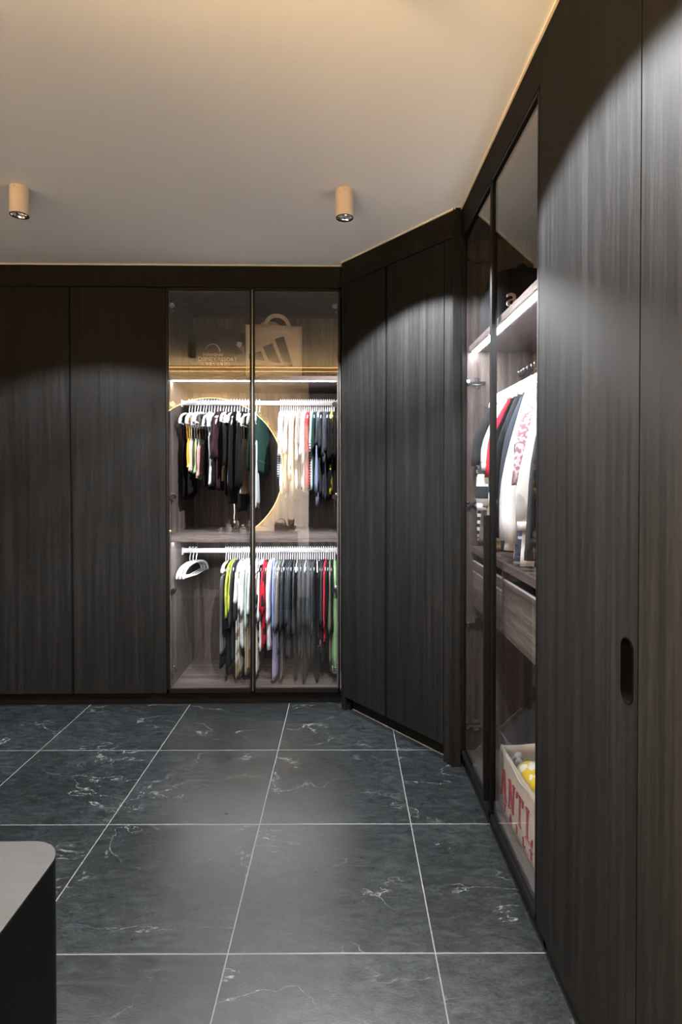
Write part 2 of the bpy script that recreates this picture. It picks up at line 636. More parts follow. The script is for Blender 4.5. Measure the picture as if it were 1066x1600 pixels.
B(gm - 0.014, gm - 0.002, -0.012, 0.0, DOOR_B + 0.01, DOOR_T - 0.01).build('handle', BLACKM, dl, label='full-height black handle profile')
B(gm - 0.0015, gm + 0.0015, -0.003, 0.0, DOOR_B + 0.01, DOOR_T - 0.01).build('edge_strip', STEEL, dr, label='thin bright edge strip')
for z in (2.37, 1.79, 1.24, 0.68, 0.20):
    hinge(cab, IN0, z, 1)
    hinge(cab, IN1, z, -1)

# -- angled corner cupboard
cu = thing('corner_cupboard', 'angled charcoal two-door corner cupboard between the two glass cabinets', 'cabinet', (D0.x, D0.y, 0), DANG)
m = MB()
m.box(0.03, 0.045, 0.03, 0.42, 0, DOOR_T)
m.box(DLEN - 0.045, DLEN - 0.03, 0.03, 0.42, 0, DOOR_T)
m.box(0.045, DLEN - 0.045, 0.41, 0.42, DOOR_B, DOOR_T)
m.build('carcass', BLACKP, cu)
B(0.0, 0.028, 0.0, 0.03, 0, DOOR_T).build('stile', DARK, cu, bevel=0.001)
B(DLEN - 0.066, DLEN, 0.0, 0.03, 0, DOOR_T).build('stile', DARK, cu, bevel=0.001)
dm = 0.372
solid_door(cu, 0.030, dm - 0.004, DOOR_B, DOOR_T)
solid_door(cu, dm + 0.014, DLEN - 0.070, DOOR_B, DOOR_T)
B(dm - 0.004, dm + 0.014, 0.016, 0.021, DOOR_B, DOOR_T).build('finger_channel', BLACKM, cu, label='black recessed finger pull channel')

# -- right wall, glass cabinet (local x runs from the far end towards the camera)
RW, RY0 = 0.992, 2.583
RZR = -PI / 2
rc = thing('glass_wardrobe', 'near glass-fronted wardrobe on the right with long black bar handle', 'cabinet', (XF, RY0, 0), RZR)
J0, J1 = 0.02, RW - 0.02
B(0, J0, 0.022, DEP, DOOR_B - 0.01, DOOR_T).build('side_panel', WALN, rc)
B(J1, RW, 0.022, DEP, DOOR_B - 0.01, DOOR_T).build('side_panel', WALN, rc)
B(J0, J1, DEP - 0.015, DEP, DOOR_B, DOOR_T).build('back_panel', WALN, rc)
B(J0, J1, 0.024, DEP - 0.015, DOOR_B - 0.005, DOOR_B + 0.012).build('bottom_panel', WALNX, rc)
B(J0, J1, 0.024, DEP - 0.015, DOOR_T - 0.02, DOOR_T).build('top_panel', WALNX, rc)
B(J0, J1, 0.03, DEP - 0.016, SH1, SH1 + 0.025).build('shelf', WALNX, rc)
B(J0, J1, 0.04, DEP - 0.016, 1.012, 1.04).build('shelf', WALNX, rc)
led(rc, J0 + 0.002, J1 - 0.002, 0.055, SH1, 0.026)
RR_Y = 0.265
m = MB()
m.tube([(J0, RR_Y, 1.832), (J1, RR_Y, 1.832)], 0.0125, 14)
rl = m.build('hanging_rail', CHROME, rc, smooth=True, label='chrome hanging rail')
# drawers
dv = B(J0 + 0.455, J0 + 0.473, 0.05, DEP - 0.016, 0.775, 1.012).build('divider', WALN, rc)
B(J0, J1, 0.06, DEP - 0.016, 0.762, 0.776).build('drawer_floor', WALNX, rc)
for (a, b_, z0, z1) in ((J0 + 0.004, J0 + 0.453, 0.930, 0.972), (J0 + 0.004, J0 + 0.453, 0.765, 0.925), (J0 + 0.475, J1 - 0.004, 0.765, 0.972)):
    dw = B(a, b_, 0.048, 0.066, z0, z1).build('drawer', WALNX, rc, bevel=0.0008)
    B(a, b_, 0.0478, 0.056, z1 - 0.001, z1 + 0.003).build('edge_strip', EDGE, dw, label='thin pale edge strip')
    dbx = MB()
    dbx.box(a + 0.012, a + 0.022, 0.066, 0.5, z0 + 0.006, z1 - 0.006)
    dbx.box(b_ - 0.022, b_ - 0.012, 0.066, 0.5, z0 + 0.006, z1 - 0.006)
    dbx.box(a + 0.022, b_ - 0.022, 0.066, 0.5, z0 + 0.006, z0 + 0.014)
    dbx.build('drawer_box', BLACKP, dw)
rm = 0.492
d1 = glass_door(rc, 0.002, rm - 0.001, DOOR_B - 0.012, DOOR_T, 1)
d2 = glass_door(rc, rm + 0.001, RW - 0.002, DOOR_B - 0.012, DOOR_T, -1)
B(rm - 0.016, rm + 0.000, -0.022, 0.0, 0.13, 1.215).build('handle', BLACKM, d1, bevel=0.001, label='long black bar handle')
for z in (2.345, 1.79, 1.235, 0.68, 0.21):
    hinge(rc, J0, z, 1)
    hinge(rc, J1, z, -1)

# -- right wall, full-height plain doors with a flush pull
PY0 = RY0 - RW
PW = 1.08
pu = thing('wardrobe_cabinet', 'full-height charcoal wardrobe cabinet at the right edge with oblong flush pull', 'cabinet', (XF, PY0, 0), RZR)
m = MB()
m.box(0, 0.018, 0.022, 0.56, 0, CEIL - 0.004)
m.box(PW - 0.018, PW, 0.022, 0.56, 0, CEIL - 0.004)
m.box(0.018, PW - 0.018, 0.548, 0.56, DOOR_B, CEIL - 0.004)
m.build('carcass', BLACKP, pu)
s0 = 0.537
# door with an oblong hole for the pull
hx, hz, hw, hh = s0 - 0.040, 0.975, 0.024, 0.066


def slotted_door(x0, x1, z0, z1, th):
    m_ = MB()
    n_ = 24
    hole = []
    for k in range(n_):
        a = 2 * PI * (k + 0.5) / n_
        hole.append((hx + hw * math.cos(a), hz + math.copysign(hh - hw, math.sin(a)) + hw * math.sin(a)))
    out = []
    for (px_, pz_) in hole:
        dx, dz = px_ - hx, pz_ - hz
        cand = []
        if dx > 0: cand.append((x1 - hx) / dx)
        if dx < 0: cand.append((x0 - hx) / dx)
        if dz > 0: cand.append((z1 - hz) / dz)
        if dz < 0: cand.append((z0 - hz) / dz)
        s = min(cand)
        out.append((hx + dx * s, hz + dz * s))
    # put the corners in
    ring_o, ring_i = [], []
    for k in range(n_):
        ring_o.append(out[k]); ring_i.append(hole[k])
        a, b__ = out[k], out[(k + 1) % n_]
        onx = lambda p: abs(p[0] - x0) < 1e-6 or abs(p[0] - x1) < 1e-6
        if onx(a) != onx(b__):
            cx_ = a[0] if onx(a) else b__[0]
            cz_ = b__[1] if onx(a) else a[1]
            ring_o.append((cx_, cz_)); ring_i.append(((hole[k][0] + hole[(k + 1) % n_][0]) / 2, (hole[k][1] + hole[(k + 1) % n_][1]) / 2))
    L = len(ring_o)
    m_.loft([[(p[0], 0.0, p[1]) for p in ring_i], [(p[0], 0.0, p[1]) for p in ring_o],
             [(p[0], th, p[1]) for p in ring_o], [(p[0], th, p[1]) for p in ring_i], [(p[0], 0.0, p[1]) for p in ring_i]], cap=False)
    return m_, ring_i


m, rin = slotted_door(0.0015, s0 - 0.0015, DOOR_B - 0.01, CEIL - 0.010, 0.02)
bm_me = m.mesh('door')
bmx = bmesh.new(); bmx.from_mesh(bm_me); bmesh.ops.remove_doubles(bmx, verts=bmx.verts, dist=1e-6); bmesh.ops.recalc_face_normals(bmx, faces=bmx.faces); bmx.to_mesh(bm_me); bmx.free()
dA = obj('door', bm_me, DARK, pu)
cupm = MB()
cupm.loft([[(p[0], -0.0015, p[1]) for p in rin], [(hx + (p[0] - hx) * 0.93, -0.0015, hz + (p[1] - hz) * 0.97) for p in rin],
           [(hx + (p[0] - hx) * 0.9, 0.024, hz + (p[1] - hz) * 0.96) for p in rin]], cap=False)
cupm.add([(hx + (p[0] - hx) * 0.9, 0.024, hz + (p[1] - hz) * 0.96) for p in rin], [tuple(range(len(rin)))])
cup = cupm.build('flush_pull', plain('matt_black', (0.0015, 0.0015, 0.0015), 0.6, 0.0, 0.03), dA, label='black oblong flush pull')
MB().lathe([(0.0, 0.0), (0.006, 0.0), (0.006, 0.008), (0.0, 0.008)], 14).build('latch_button', CHROME, None)
lb = bpy.data.objects['latch_button']
lb.parent = dA
lb.location = (hx, 0.024, hz - 0.045)
lb.rotation_euler = (PI / 2, 0, 0)
solid_door(pu, s0 + 0.0015, PW - 0.0015, DOOR_B - 0.01, CEIL - 0.010)
# more of the same run, beside and behind the camera
pv = thing('wardrobe_cabinet', 'full-height charcoal wardrobe cabinet beside the camera on the right wall', 'cabinet', (XF, PY0 - PW, 0), RZR)
m = MB()
m.box(0, 0.018, 0.022, 0.56, 0, CEIL - 0.004)
m.box(1.42, 1.438, 0.022, 0.56, 0, CEIL - 0.004)
m.box(0.018, 1.42, 0.548, 0.56, DOOR_B, CEIL - 0.004)
m.build('carcass', BLACKP, pv)
solid_door(pv, 0.0015, 0.70, DOOR_B - 0.01, CEIL - 0.010)
solid_door(pv, 0.703, 1.436, DOOR_B - 0.01, CEIL - 0.010)


# ------------------------------------------------------------------ downlights
def downlight(x, y, label, group='ceiling downlights', level=1.0):
    t = thing('downlight', label, 'downlight', (x, y, CEIL), 0, group)
    r, h = 0.0385, 0.118
    m_ = MB()
    m_.lathe([(0.0, -0.0005), (r, -0.0005), (r, -h), (r - 0.002, -h)], 40)
    m_.build('can', SANDM, t, smooth=False)
    m_ = MB()
    m_.lathe([(r - 0.0005, -h + 0.001), (r - 0.0005, -h - 0.002), (r - 0.0035, -h - 0.002), (r - 0.0035, -h + 0.004)], 40)
    m_.build('rim', BLACKM, t)
    prof = [(r - 0.0035, -h + 0.002)]
    for k in range(1, 7):
        a = k / 6
        prof.append(((r - 0.0035) * (1 - a * a * 0.62), -h + 0.002 + 0.042 * a))
    # facetted reflector
    rings = []
    nn = 18
    for i_, (rr, zz) in enumerate(prof):
        rings.append([(rr * math.cos((k + (0.5 if i_ % 2 else 0)) * 2 * PI / nn), rr * math.sin((k + (0.5 if i_ % 2 else 0)) * 2 * PI / nn), zz) for k in range(nn)])
    MB().loft(rings, cap=False).build('reflector', CHROME, t, label='facetted chrome reflector')
    MB().lathe([(0.0, -h + 0.043), (0.0135, -h + 0.043)], 20).build('lens', LAMPM, t)
    MB().box(-0.003, 0.003, -r - 0.0008, -r + 0.001, -0.014, -0.008).build('screw', STEEL, t)
    ld = bpy.data.lights.new('downlight_beam', 'SPOT')
    ld.energy = SPOT_W * level
    ld.color = (0.97, 0.985, 1.0)
    ld.spot_size = R(126)
    ld.spot_blend = 0.20
    ld.shadow_soft_size = 0.012
    ld.use_nodes = True
    nt = ld.node_tree
    em = nt.nodes['Emission']
    tc = N(nt, 'ShaderNodeTexCoord')
    sx = N(nt, 'ShaderNodeSeparateXYZ')
    nt.links.new(tc.outputs['Normal'], sx.inputs[0])
    ab = N(nt, 'ShaderNodeMath', operation='ABSOLUTE')
    nt.links.new(sx.outputs[2], ab.inputs[0])
    rp = N(nt, 'ShaderNodeMapRange')
    rp.interpolation_type = 'SMOOTHSTEP'
    rp.inputs['From Min'].default_value = 0.62
    rp.inputs['From Max'].default_value = 1.0
    rp.inputs['To Min'].default_value = 1.12
    rp.inputs['To Max'].default_value = 0.35
    nt.links.new(ab.outputs[0], rp.inputs[0])
    nt.links.new(rp.outputs[0], em.inputs['Strength'])
    lo = bpy.data.objects.new('downlight_beam', ld)
    COL.objects.link(lo)
    lo.parent = t
    lo.location = (0, 0, -h - 0.004)
    return t


downlight(0.03, 2.44, 'sand-coloured cylinder downlight on the ceiling in front of the corner cupboard')
downlight(-1.372, 2.44, 'sand-coloured cylinder downlight at the left edge of the ceiling', level=0.46)
downlight(0.03, 1.26, 'sand-coloured cylinder downlight just above the top edge of the picture')
downlight(-1.372, 1.33, 'sand-coloured cylinder downlight above the grey topped vanity', level=0.16)

# ------------------------------------------------------------------ vanity with round mirror, seen in the glass
VX0, VX1, VY1, VT = -2.50, -0.452, 0.935, 0.75


def rounded(x0, x1, y0, y1, r, n=10):
    pts = [(x0, y0), (x1, y0)]
    for k in range(n + 1):
        a = k / n * PI / 2
        pts.append((x1 - r + r * math.cos(a), y1 - r + r * math.sin(a)))
    for k in range(n + 1):
        a = PI / 2 + k / n * PI / 2
        pts.append((x0 + r + r * math.cos(a), y1 - r + r * math.sin(a)))
    return pts


va = thing('vanity_table', 'dark vanity with grey wood top and rounded corner at lower left', 'vanity', ((VX0 + VX1) / 2, YM, 0))
hx2 = (VX1 - VX0) / 2
dY = VY1 - YM
MB().prism(rounded(-hx2, hx2, 0.004, dY, 0.055), VT - 0.003, VT).build('top', TABLE, va, label='grey wood-grain top')
MB().prism(rounded(-hx2, -hx2 + 0.5, 0.004, dY, 0.055), 0.0, VT - 0.003).build('pedestal', BLACKP, va)
MB().prism(rounded(hx2 - 0.5, hx2, 0.004, dY, 0.055), 0.0, VT - 0.003).build('pedestal', BLACKP, va)
B(-hx2 + 0.5, hx2 - 0.5, 0.004, dY - 0.02, VT - 0.12, VT - 0.003).build('drawer_rail', BLACKP, va)

MC, MR = Vector((-1.415, YM, 1.43)), 0.80
mi = thing('round_mirror', 'large round backlit mirror on the wall behind the vanity, reflected in glass', 'mirror', (MC.x, MC.y, MC.z))
zc = VT + 0.006 - MC.z
a0 = math.asin(-zc / MR)


def arc(r, y, n=96):
    aa = math.asin(min(1, -zc / r))
    return [(r * math.cos(-aa + (PI + 2 * aa) * k / n), y, r * math.sin(-aa + (PI + 2 * aa) * k / n)) for k in range(n + 1)]


o1, o2 = arc(MR, 0.066), arc(MR, 0.060)
m = MB()
m.loft([o1, o2], cap=True)
m.build('mirror_plate', MIRROR, mi)
m = MB()
m.loft([arc(MR - 0.03, 0.060), arc(MR - 0.03, 0.003)], cap=False)
m.build('back_frame', BLACKP, mi)
q0, q1 = arc(MR - 0.004, 0.016), arc(MR - 0.004, 0.056)
rgm = MB()
rgm.loft([q0, q1], cap=False, closed=False)
rgm.build('led_strip', RINGM, mi, label='warm glowing light strip')
m = MB()
m.loft([arc(MR + 0.001, 0.060), arc(MR + 0.010, 0.060)], cap=False, closed=False)
m.loft([arc(MR + 0.010, 0.060), arc(MR + 0.010, 0.056)], cap=False, closed=False)
m.build('diffuser', emit_mat('warm_diffuser', (1.0, 0.62, 0.26), 30.0), mi, label='glowing warm rim of the mirror')
# cove lines at the head of the wall
cv = thing('cove_light', 'thin warm light line along the head of the mirror wall', 'light', (-1.76, YM, CEIL))
B(-1.42, 2.32, 0.002, 0.03, -0.075, -0.05).build('profile', PAINT, cv)
B(-1.42, 2.32, 0.0302, 0.032, -0.070, -0.064).build('led_line', COVEM, cv)
B(-1.42, 2.32, 0.002, 0.006, -0.022, -0.015).build('led_line', COVEM, cv)


# small things on the vanity
def bottle(x, y, h, r, col, label, cap=(0.05, 0.05, 0.05)):
    t = thing('perfume_bottle', label, 'bottle', (x, y, VT), 0, 'bottles on the vanity')
    MB().lathe([(0.0, 0.0), (r, 0.0), (r, h * 0.62), (r * 0.35, h * 0.70), (r * 0.35, h * 0.78), (0.0, h * 0.78)], 20).build('flask', plain('flask%s' % (col,), col, 0.08), t, smooth=False)
    MB().lathe([(0.0, h * 0.78), (r * 0.5, h * 0.78), (r * 0.5, h), (0.0, h)], 16).build('cap', plain('cap%s' % (cap,), cap, 0.3), t)


bottle(-1.17, 0.62, 0.15, 0.03, (0.5, 0.48, 0.45), 'tall pale perfume bottle on the vanity in front of the mirror')
bottle(-1.27, 0.60, 0.09, 0.025, (0.35, 0.3, 0.3), 'short brownish perfume bottle on the vanity, leftmost of the three')
bottle(-1.02, 0.62, 0.10, 0.035, (0.6, 0.57, 0.55), 'squat pale perfume bottle on the vanity, rightmost of the three', (0.6, 0.55, 0.45))
# brown handbag
t = thing('handbag', 'small brown handbag standing on the right end of the vanity', 'handbag', (-0.62, 0.55, VT))
rings = []
for k in range(7):
    z = 0.11 * k / 6
    s = 1 - 0.18 * (k / 6) ** 2
    rings.append([(0.075 * s * math.copysign(abs(math.cos(a)) ** 0.5, math.cos(a)), 0.035 * s * math.copysign(abs(math.sin(a)) ** 0.6, math.sin(a)), z) for a in [2 * PI * q / 20 for q in range(20)]])
BR = plain('brown_leather', (0.10, 0.055, 0.03), 0.5)
MB().loft(rings).build('body', BR, t, smooth=True)
MB().tube([(0.05 * math.cos(PI * q / 10), 0.0, 0.105 + 0.05 * math.sin(PI * q / 10)) for q in range(11)], 0.005, 6).build('handle', BR, t, smooth=True)
B(-0.012, 0.012, 0.033, 0.04, 0.06, 0.08).build('clasp', STEEL, t)
# plush bear-like toy
t = thing('plush_toy', 'small brown plush toy sitting on the vanity beside the handbag', 'toy', (-0.505, 0.56, VT))
PLM = cloth((0.16, 0.09, 0.06))


def ball(c, r, n=10):
    return [[(c[0] + r[0] * math.sin(PI * i / n) * math.cos(2 * PI * j / 14), c[1] + r[1] * math.sin(PI * i / n) * math.sin(2 * PI * j / 14), c[2] - r[2] * math.cos(PI * i / n)) for j in range(14)] for i in range(n + 1)]


m = MB(); m.loft(ball((0, 0, 0.045), (0.04, 0.035, 0.047)), cap=False); m.build('body', PLM, t, smooth=True)
m = MB(); m.loft(ball((0, 0.005, 0.112), (0.034, 0.032, 0.032)), cap=False); hd = m.build('head', PLM, t, smooth=True)
for s in (-1, 1):
    m = MB(); m.loft(ball((s * 0.026, 0, 0.14), (0.012, 0.006, 0.012), 6), cap=False); m.build('ear', PLM, hd, smooth=True)
    m = MB(); m.loft(ball((s * 0.04, 0.015, 0.06), (0.013, 0.013, 0.026), 6), cap=False); m.build('arm', PLM, t, smooth=True)
    m = MB(); m.loft(ball((s * 0.025, 0.035, 0.016), (0.016, 0.024, 0.0155), 6), cap=False); m.build('leg', PLM, t, smooth=True)
m = MB(); m.loft(ball((0, 0.034, 0.104), (0.014, 0.01, 0.011), 6), cap=False); m.build('muzzle', cloth((0.4, 0.3, 0.22)), hd, smooth=True)


# ------------------------------------------------------------------ hangers and clothes
# frame of a hanging thing: x along the hanger, y across it, z = 0 at the top of the rail
def hanger_meshes(hw_=0.19, drop=0.165, ra=0.0065, rb=0.0035):
    hook = []
    for k in range(15):
        a = R(200) - R(235) * k / 14
        hook.append((0.018 * math.cos(a), 0, -0.012 + 0.019 * math.sin(a) ))
    hook += [(0.012, 0, -0.040), (0.003, 0, -0.054), (0, 0, -0.066), (0, 0, -0.088)]
    mh = MB().tube(hook, 0.0036, 8).mesh('hook', True)
    path, rad = [], []
    n_ = 24
    for k in range(n_ + 1):
        u = -1 + 2 * k / n_
        x_ = hw_ * math.sin(u * PI / 2 * 0.98) * 1.0
        z_ = -0.088 - (drop - 0.088) * (abs(u) ** 2.1)
        path.append((x_, 0, z_))
        rad.append(ra + rb * abs(u))
    ma = MB().tube(path, rad, 8, 0.75).mesh('arms', True)
    mb = MB().tube([(-hw_ * 0.93, 0, -drop + 0.006), (0, 0, -drop - 0.004), (hw_ * 0.93, 0, -drop + 0.006)], 0.0042, 8).mesh('bar', True)
    pads = [MB().tube([(s * (hw_ - 0.012), -0.0068, -drop + 0.030), (s * (hw_ - 0.004), -0.0068, -drop + 0.010)], 0.004, 6).mesh('grip_pad', True) for s in (-1, 1)]
    for me, mt in ((mh, WHITEP), (ma, WHITEP), (mb, WHITEP), (pads[0], PADM), (pads[1], PADM)):
        me.materials.append(mt)
    return [('hook', mh), ('arms', ma), ('bar', mb), ('grip_pad', pads[0]), ('grip_pad', pads[1])]


HANG = hanger_meshes()
HANGS = hanger_meshes(0.150, 0.135, 0.0046, 0.001)
HANGN = hanger_meshes(0.145, 0.172)
mh2 = MB().tube([(0.0185 * math.cos(R(200) - R(235) * k / 14), 0, -0.012 + 0.0195 * math.sin(R(200) - R(235) * k / 14)) for k in range(15)] + [(0.012, 0, -0.040), (0, 0, -0.058), (0, 0, -0.09)], 0.002, 8).mesh('hook', True)
mh2.materials.append(CHROME)


def hanger(loc, rz, label, group, kit=HANG, tilt=0.0):
    t = thing('clothes_hanger', label, 'hanger', loc, rz, group, ry=tilt)
    for nm, me in kit:
        obj(nm, me, None, t)
    return t


def sgn(v, p):
    return math.copysign(abs(v) ** p, v)


def garment_body(rows, seed, folds=0.5, n=22, sway=0.004):
    """rows: (z, half_width, half_thickness, centre_x)"""
    rnd = random.Random(seed)
    ph = [rnd.uniform(0, 6.28) for _ in range(6)]
    rings = []
    L = len(rows)
    for i, (z, hw_, th, cx_) in enumerate(rows):
        t_ = i / (L - 1)
        amp = th * folds * min(1, t_ * 1.6)
        ring = []
        for k in range(n):
            a = 2 * PI * k / n
            x_ = hw_ * sgn(math.cos(a), 0.75)
            y_ = th * sgn(math.sin(a), 0.8)
            u = x_ / max(hw_, 0.02)
            y_ += amp * (math.sin(u * 4.2 + ph[0] + t_ * 1.3) * 0.7 + math.sin(u * 8.5 + ph[1] - t_ * 2.1) * 0.35)
            y_ += sway * math.sin(t_ * 3 + ph[2]) * t_
            x_ += cx_ + 0.010 * math.sin(t_ * 5 + ph[3]) * t_ * (1 if u < 0 else -0.6)
            zz = z + (0.012 * math.sin(u * 3 + ph[4]) * (t_ ** 3))
            ring.append((x_, y_, zz))
        rings.append(ring)
    return MB().loft(rings)


def interp(pts, n):
    """resample a list of (z, hw, th, cx) rows"""
    out = []
    for i in range(n):
        f = i / (n - 1) * (len(pts) - 1)
        k = min(int(f), len(pts) - 2)
        u = f - k
        u = u * u * (3 - 2 * u)
        out.append(tuple(pts[k][q] * (1 - u) + pts[k + 1][q] * u for q in range(4)))
    return out


def sleeve_mesh(s, L, th, seed, x0=0.150, out=0.035, w0=0.050, w1=0.052, z0=-0.125):
    rnd = random.Random(seed)
    p1, p2 = rnd.uniform(0, 6), rnd.uniform(0, 6)
    rings = []
    nn = 12
    RWS = 9
    dy = rnd.uniform(-0.004, 0.004)
    for i in range(RWS):
        t_ = i / (RWS - 1)
        cx_ = s * (x0 + out * math.sin(t_ * PI / 2))
        z_ = z0 - L * t_
        w_ = w0 * (0.55 + 0.45 * min(1, t_ * 3)) * (1 - t_) + w1 * t_
        h_ = th * (0.62 + 0.75 * t_) * (1 + 0.2 * math.sin(t_ * 7 + p1))
        ring = []
        for k in range(nn):
            a = 2 * PI * k / nn
            x_ = w_ * sgn(math.cos(a), 0.8)
            y_ = h_ * sgn(math.sin(a), 0.8)
            y_ += 0.35 * h_ * math.sin(x_ / w_ * 3.5 + p2) * t_
            # hem cut at a slant like a hanging sleeve
            ring.append((cx_ + x_ + 0.004 * math.sin(t_ * 9 + p2), y_ + dy * t_, z_ + x_ * s * 0.42 * t_ * (-1) * 0.5))
        rings.append(ring)
    return MB().loft(rings)


def garment(kind, mat, loc, rz, label, group, seed, L=0.6, th=0.0075, SL=0.25, wide=1.0, mat2=None, collar=None, top=0.0):
    NAMES = {'tee': ('t_shirt', 'shirt'), 'tank': ('tank_top', 'top'), 'long': ('long_sleeve_shirt', 'shirt'), 'pants': ('trousers', 'trousers'),
             'jacket': ('jacket', 'jacket'), 'dress': ('dress', 'dress')}
    nm, cat = NAMES[kind]
    t = thing(nm, label, cat, loc, rz, group)
    rnd = random.Random(seed * 7 + 3)
    slope = wide >= 1.1 and kind in ('tee', 'long', 'jacket', 'dress')
    if kind in ('tee', 'long', 'jacket', 'dress'):
        tk = 1.0 if kind != 'jacket' else 1.35
        rows = [(-0.074, 0.050 * wide, th * 0.8, 0), (-0.084, 0.115 * wide, th, 0), (-0.102, 0.160 * wide, th * 1.15, 0), (-0.150, 0.184 * wide, th * 1.1 * tk, 0),
                (-0.26, 0.168 * wide, th * 1.1 * tk, 0), (-0.40, 0.172 * wide, th * 1.25 * tk, 0), (-L * 0.82, 0.178 * wide, th * 1.7 * tk, 0), (-L, 0.182 * wide, th * 1.8 * tk, 0)]
        if slope:
            rows = [(-0.076, 0.040, th * 0.8, 0), (-0.100, 0.075, th, 0), (-0.145, 0.115, th * 1.1, 0), (-0.20, 0.150, th * tk, 0), (-0.27, 0.172, th * 1.1 * tk, 0),
                    (-0.42, 0.190, th * 1.3 * tk, 0), (-L * 0.85, 0.205, th * 1.7 * tk, 0), (-L, 0.212, th * 1.8 * tk, 0)]
        garment_body(interp(rows, 20), seed).build('body', mat, t, smooth=True)
        for s in (-1, 1):
            sl = SL * rnd.uniform(0.9, 1.1)
            if slope:
                sm = sleeve_mesh(s, sl, th * 1.3, seed * 3 + s, x0=0.105, out=0.100, w0=0.045, w1=0.034 if kind != 'tee' else 0.038, z0=-0.135)
            elif kind == 'tee':
                sm = sleeve_mesh(s, sl, th * 1.2, seed * 3 + s, x0=0.158 * wide, out=0.028 if wide < 1.1 else 0.008, w1=0.052 if wide < 1.1 else 0.046)
            else:
                sm = sleeve_mesh(s, sl, th * 1.4, seed * 3 + s, x0=0.160 * wide, out=0.012 if wide < 1.1 else 0.003, w0=0.050, w1=0.040)
            so = sm.build('sleeve', mat2 or mat, t, smooth=True)
            if kind in ('long', 'jacket'):
                zc_ = -0.125 - sl
                ss = s * 0.205 if slope else s * (0.160 * wide + 0.012)
                zc_ = zc_ - 0.010 if slope else zc_
                MB().loft([[(ss + 0.033 * sgn(math.cos(2 * PI * k / 12), 0.8), th * 1.6 * sgn(math.sin(2 * PI * k / 12), 0.8), zc_ + dz) for k in range(12)] for dz in (0.012, -0.018)]).build('cuff', collar or mat2 or mat, so, smooth=True)
        MB().tube([(0.05 * math.cos(2 * PI * k / 16), th * 0.95 * math.sin(2 * PI * k / 16), -0.082 + 0.008 * math.cos(4 * PI * k / 16)) for k in range(16)], 0.0035, 6, closed=True).build('collar', collar or mat, t, smooth=True)
    elif kind == 'tank':
        tp = -0.25 - top
        rows = [(tp, 0.115 * wide, th * 0.8, 0), (tp - 0.035, 0.135 * wide, th * 1.1, 0), (tp - 0.10, 0.138 * wide, th * 1.2, 0), (tp - (L + tp) * -1 * 0.0 - 0.16, 0.13 * wide, th * 1.3, 0),
                (-L * 0.9, 0.142 * wide, th * 1.4, 0), (-L, 0.145 * wide, th * 1.4, 0)]
        rows = [r for i, r in enumerate(rows) if i == 0 or r[0] < rows[i - 1][0] - 0.001]
        garment_body(interp(rows, 14), seed).build('body', mat, t, smooth=True)
        for s in (-1, 1):
            for q in (-1, 1):
                MB().tube([(s * 0.105, 0, -0.094), (s * 0.118 * wide, q * th * 0.9, -0.17), (s * 0.11 * wide, q * th * 0.9, tp - 0.012)], 0.0055, 6, 0.5).build('strap', mat2 or mat, t, smooth=True)
    elif kind == 'pants':
        # folded over the hanger bar
        w_ = 0.13 * wide
        rows = [(-0.162 - top, w_ * 0.92, th * 0.9, 0), (-0.20 - top, w_, th * 1.1, 0), (-0.40, w_ * 0.98, th * 1.15, 0), (-L * 0.85, w_ * 0.98, th * 2.6, 0), (-L, w_ * 1.02, th * 3.0, 0)]
        for q in (-1, 1):
            rr = [(z, hw_ + (0.006 if q > 0 else 0), t_ * 0.55, 0) for z, hw_, t_, _ in rows]
            bo = garment_body(interp(rr, 14), seed + q, sway=0.002).build('leg', mat, t, smooth=True)
            bo.location = (0, q * th * 0.62, 0 if q > 0 else 0.02)
        m_ = MB()
        m_.tube([(-w_ * 0.9, 0, -0.160 - top), (w_ * 0.9, 0, -0.160 - top)], th * 1.0, 8)
        if top:
            for xs in (-0.05, 0.05):
                m_.tube([(xs, 0, -0.160 - top), (xs * 0.6, 0, -0.150)], 0.003, 6)
        m_.build('fold', mat, t, smooth=True)
    return t


K_ = (0.006, 0.006, 0.0065)
CHAR = (0.030, 0.034, 0.038)
CHAR2 = (0.040, 0.044, 0.048)
SLT = (0.046, 0.054, 0.068)
GREY = (0.16, 0.16, 0.16)
WHT = (0.78, 0.78, 0.77)
CRM = (0.62, 0.55, 0.44)
BEI = (0.42, 0.33, 0.22)
TAUP = (0.13, 0.11, 0.105)
RED = (0.52, 0.02, 0.035)
NAVY = (0.03, 0.045, 0.09)
GRN = (0.015, 0.045, 0.035)
SAGE = (0.28, 0.38, 0.20)
PINK = (0.55, 0.30, 0.28)
MUS = (0.62, 0.33, 0.03)
PERI = (0.22, 0.27, 0.55)
LAV = (0.30, 0.28, 0.42)
LIME = (0.42, 0.47, 0.07)
MINT = (0.48, 0.58, 0.54)
JADE = (0.20, 0.33, 0.17)
ICE = (0.42, 0.55, 0.60)
BLU = (0.20, 0.24, 0.35)

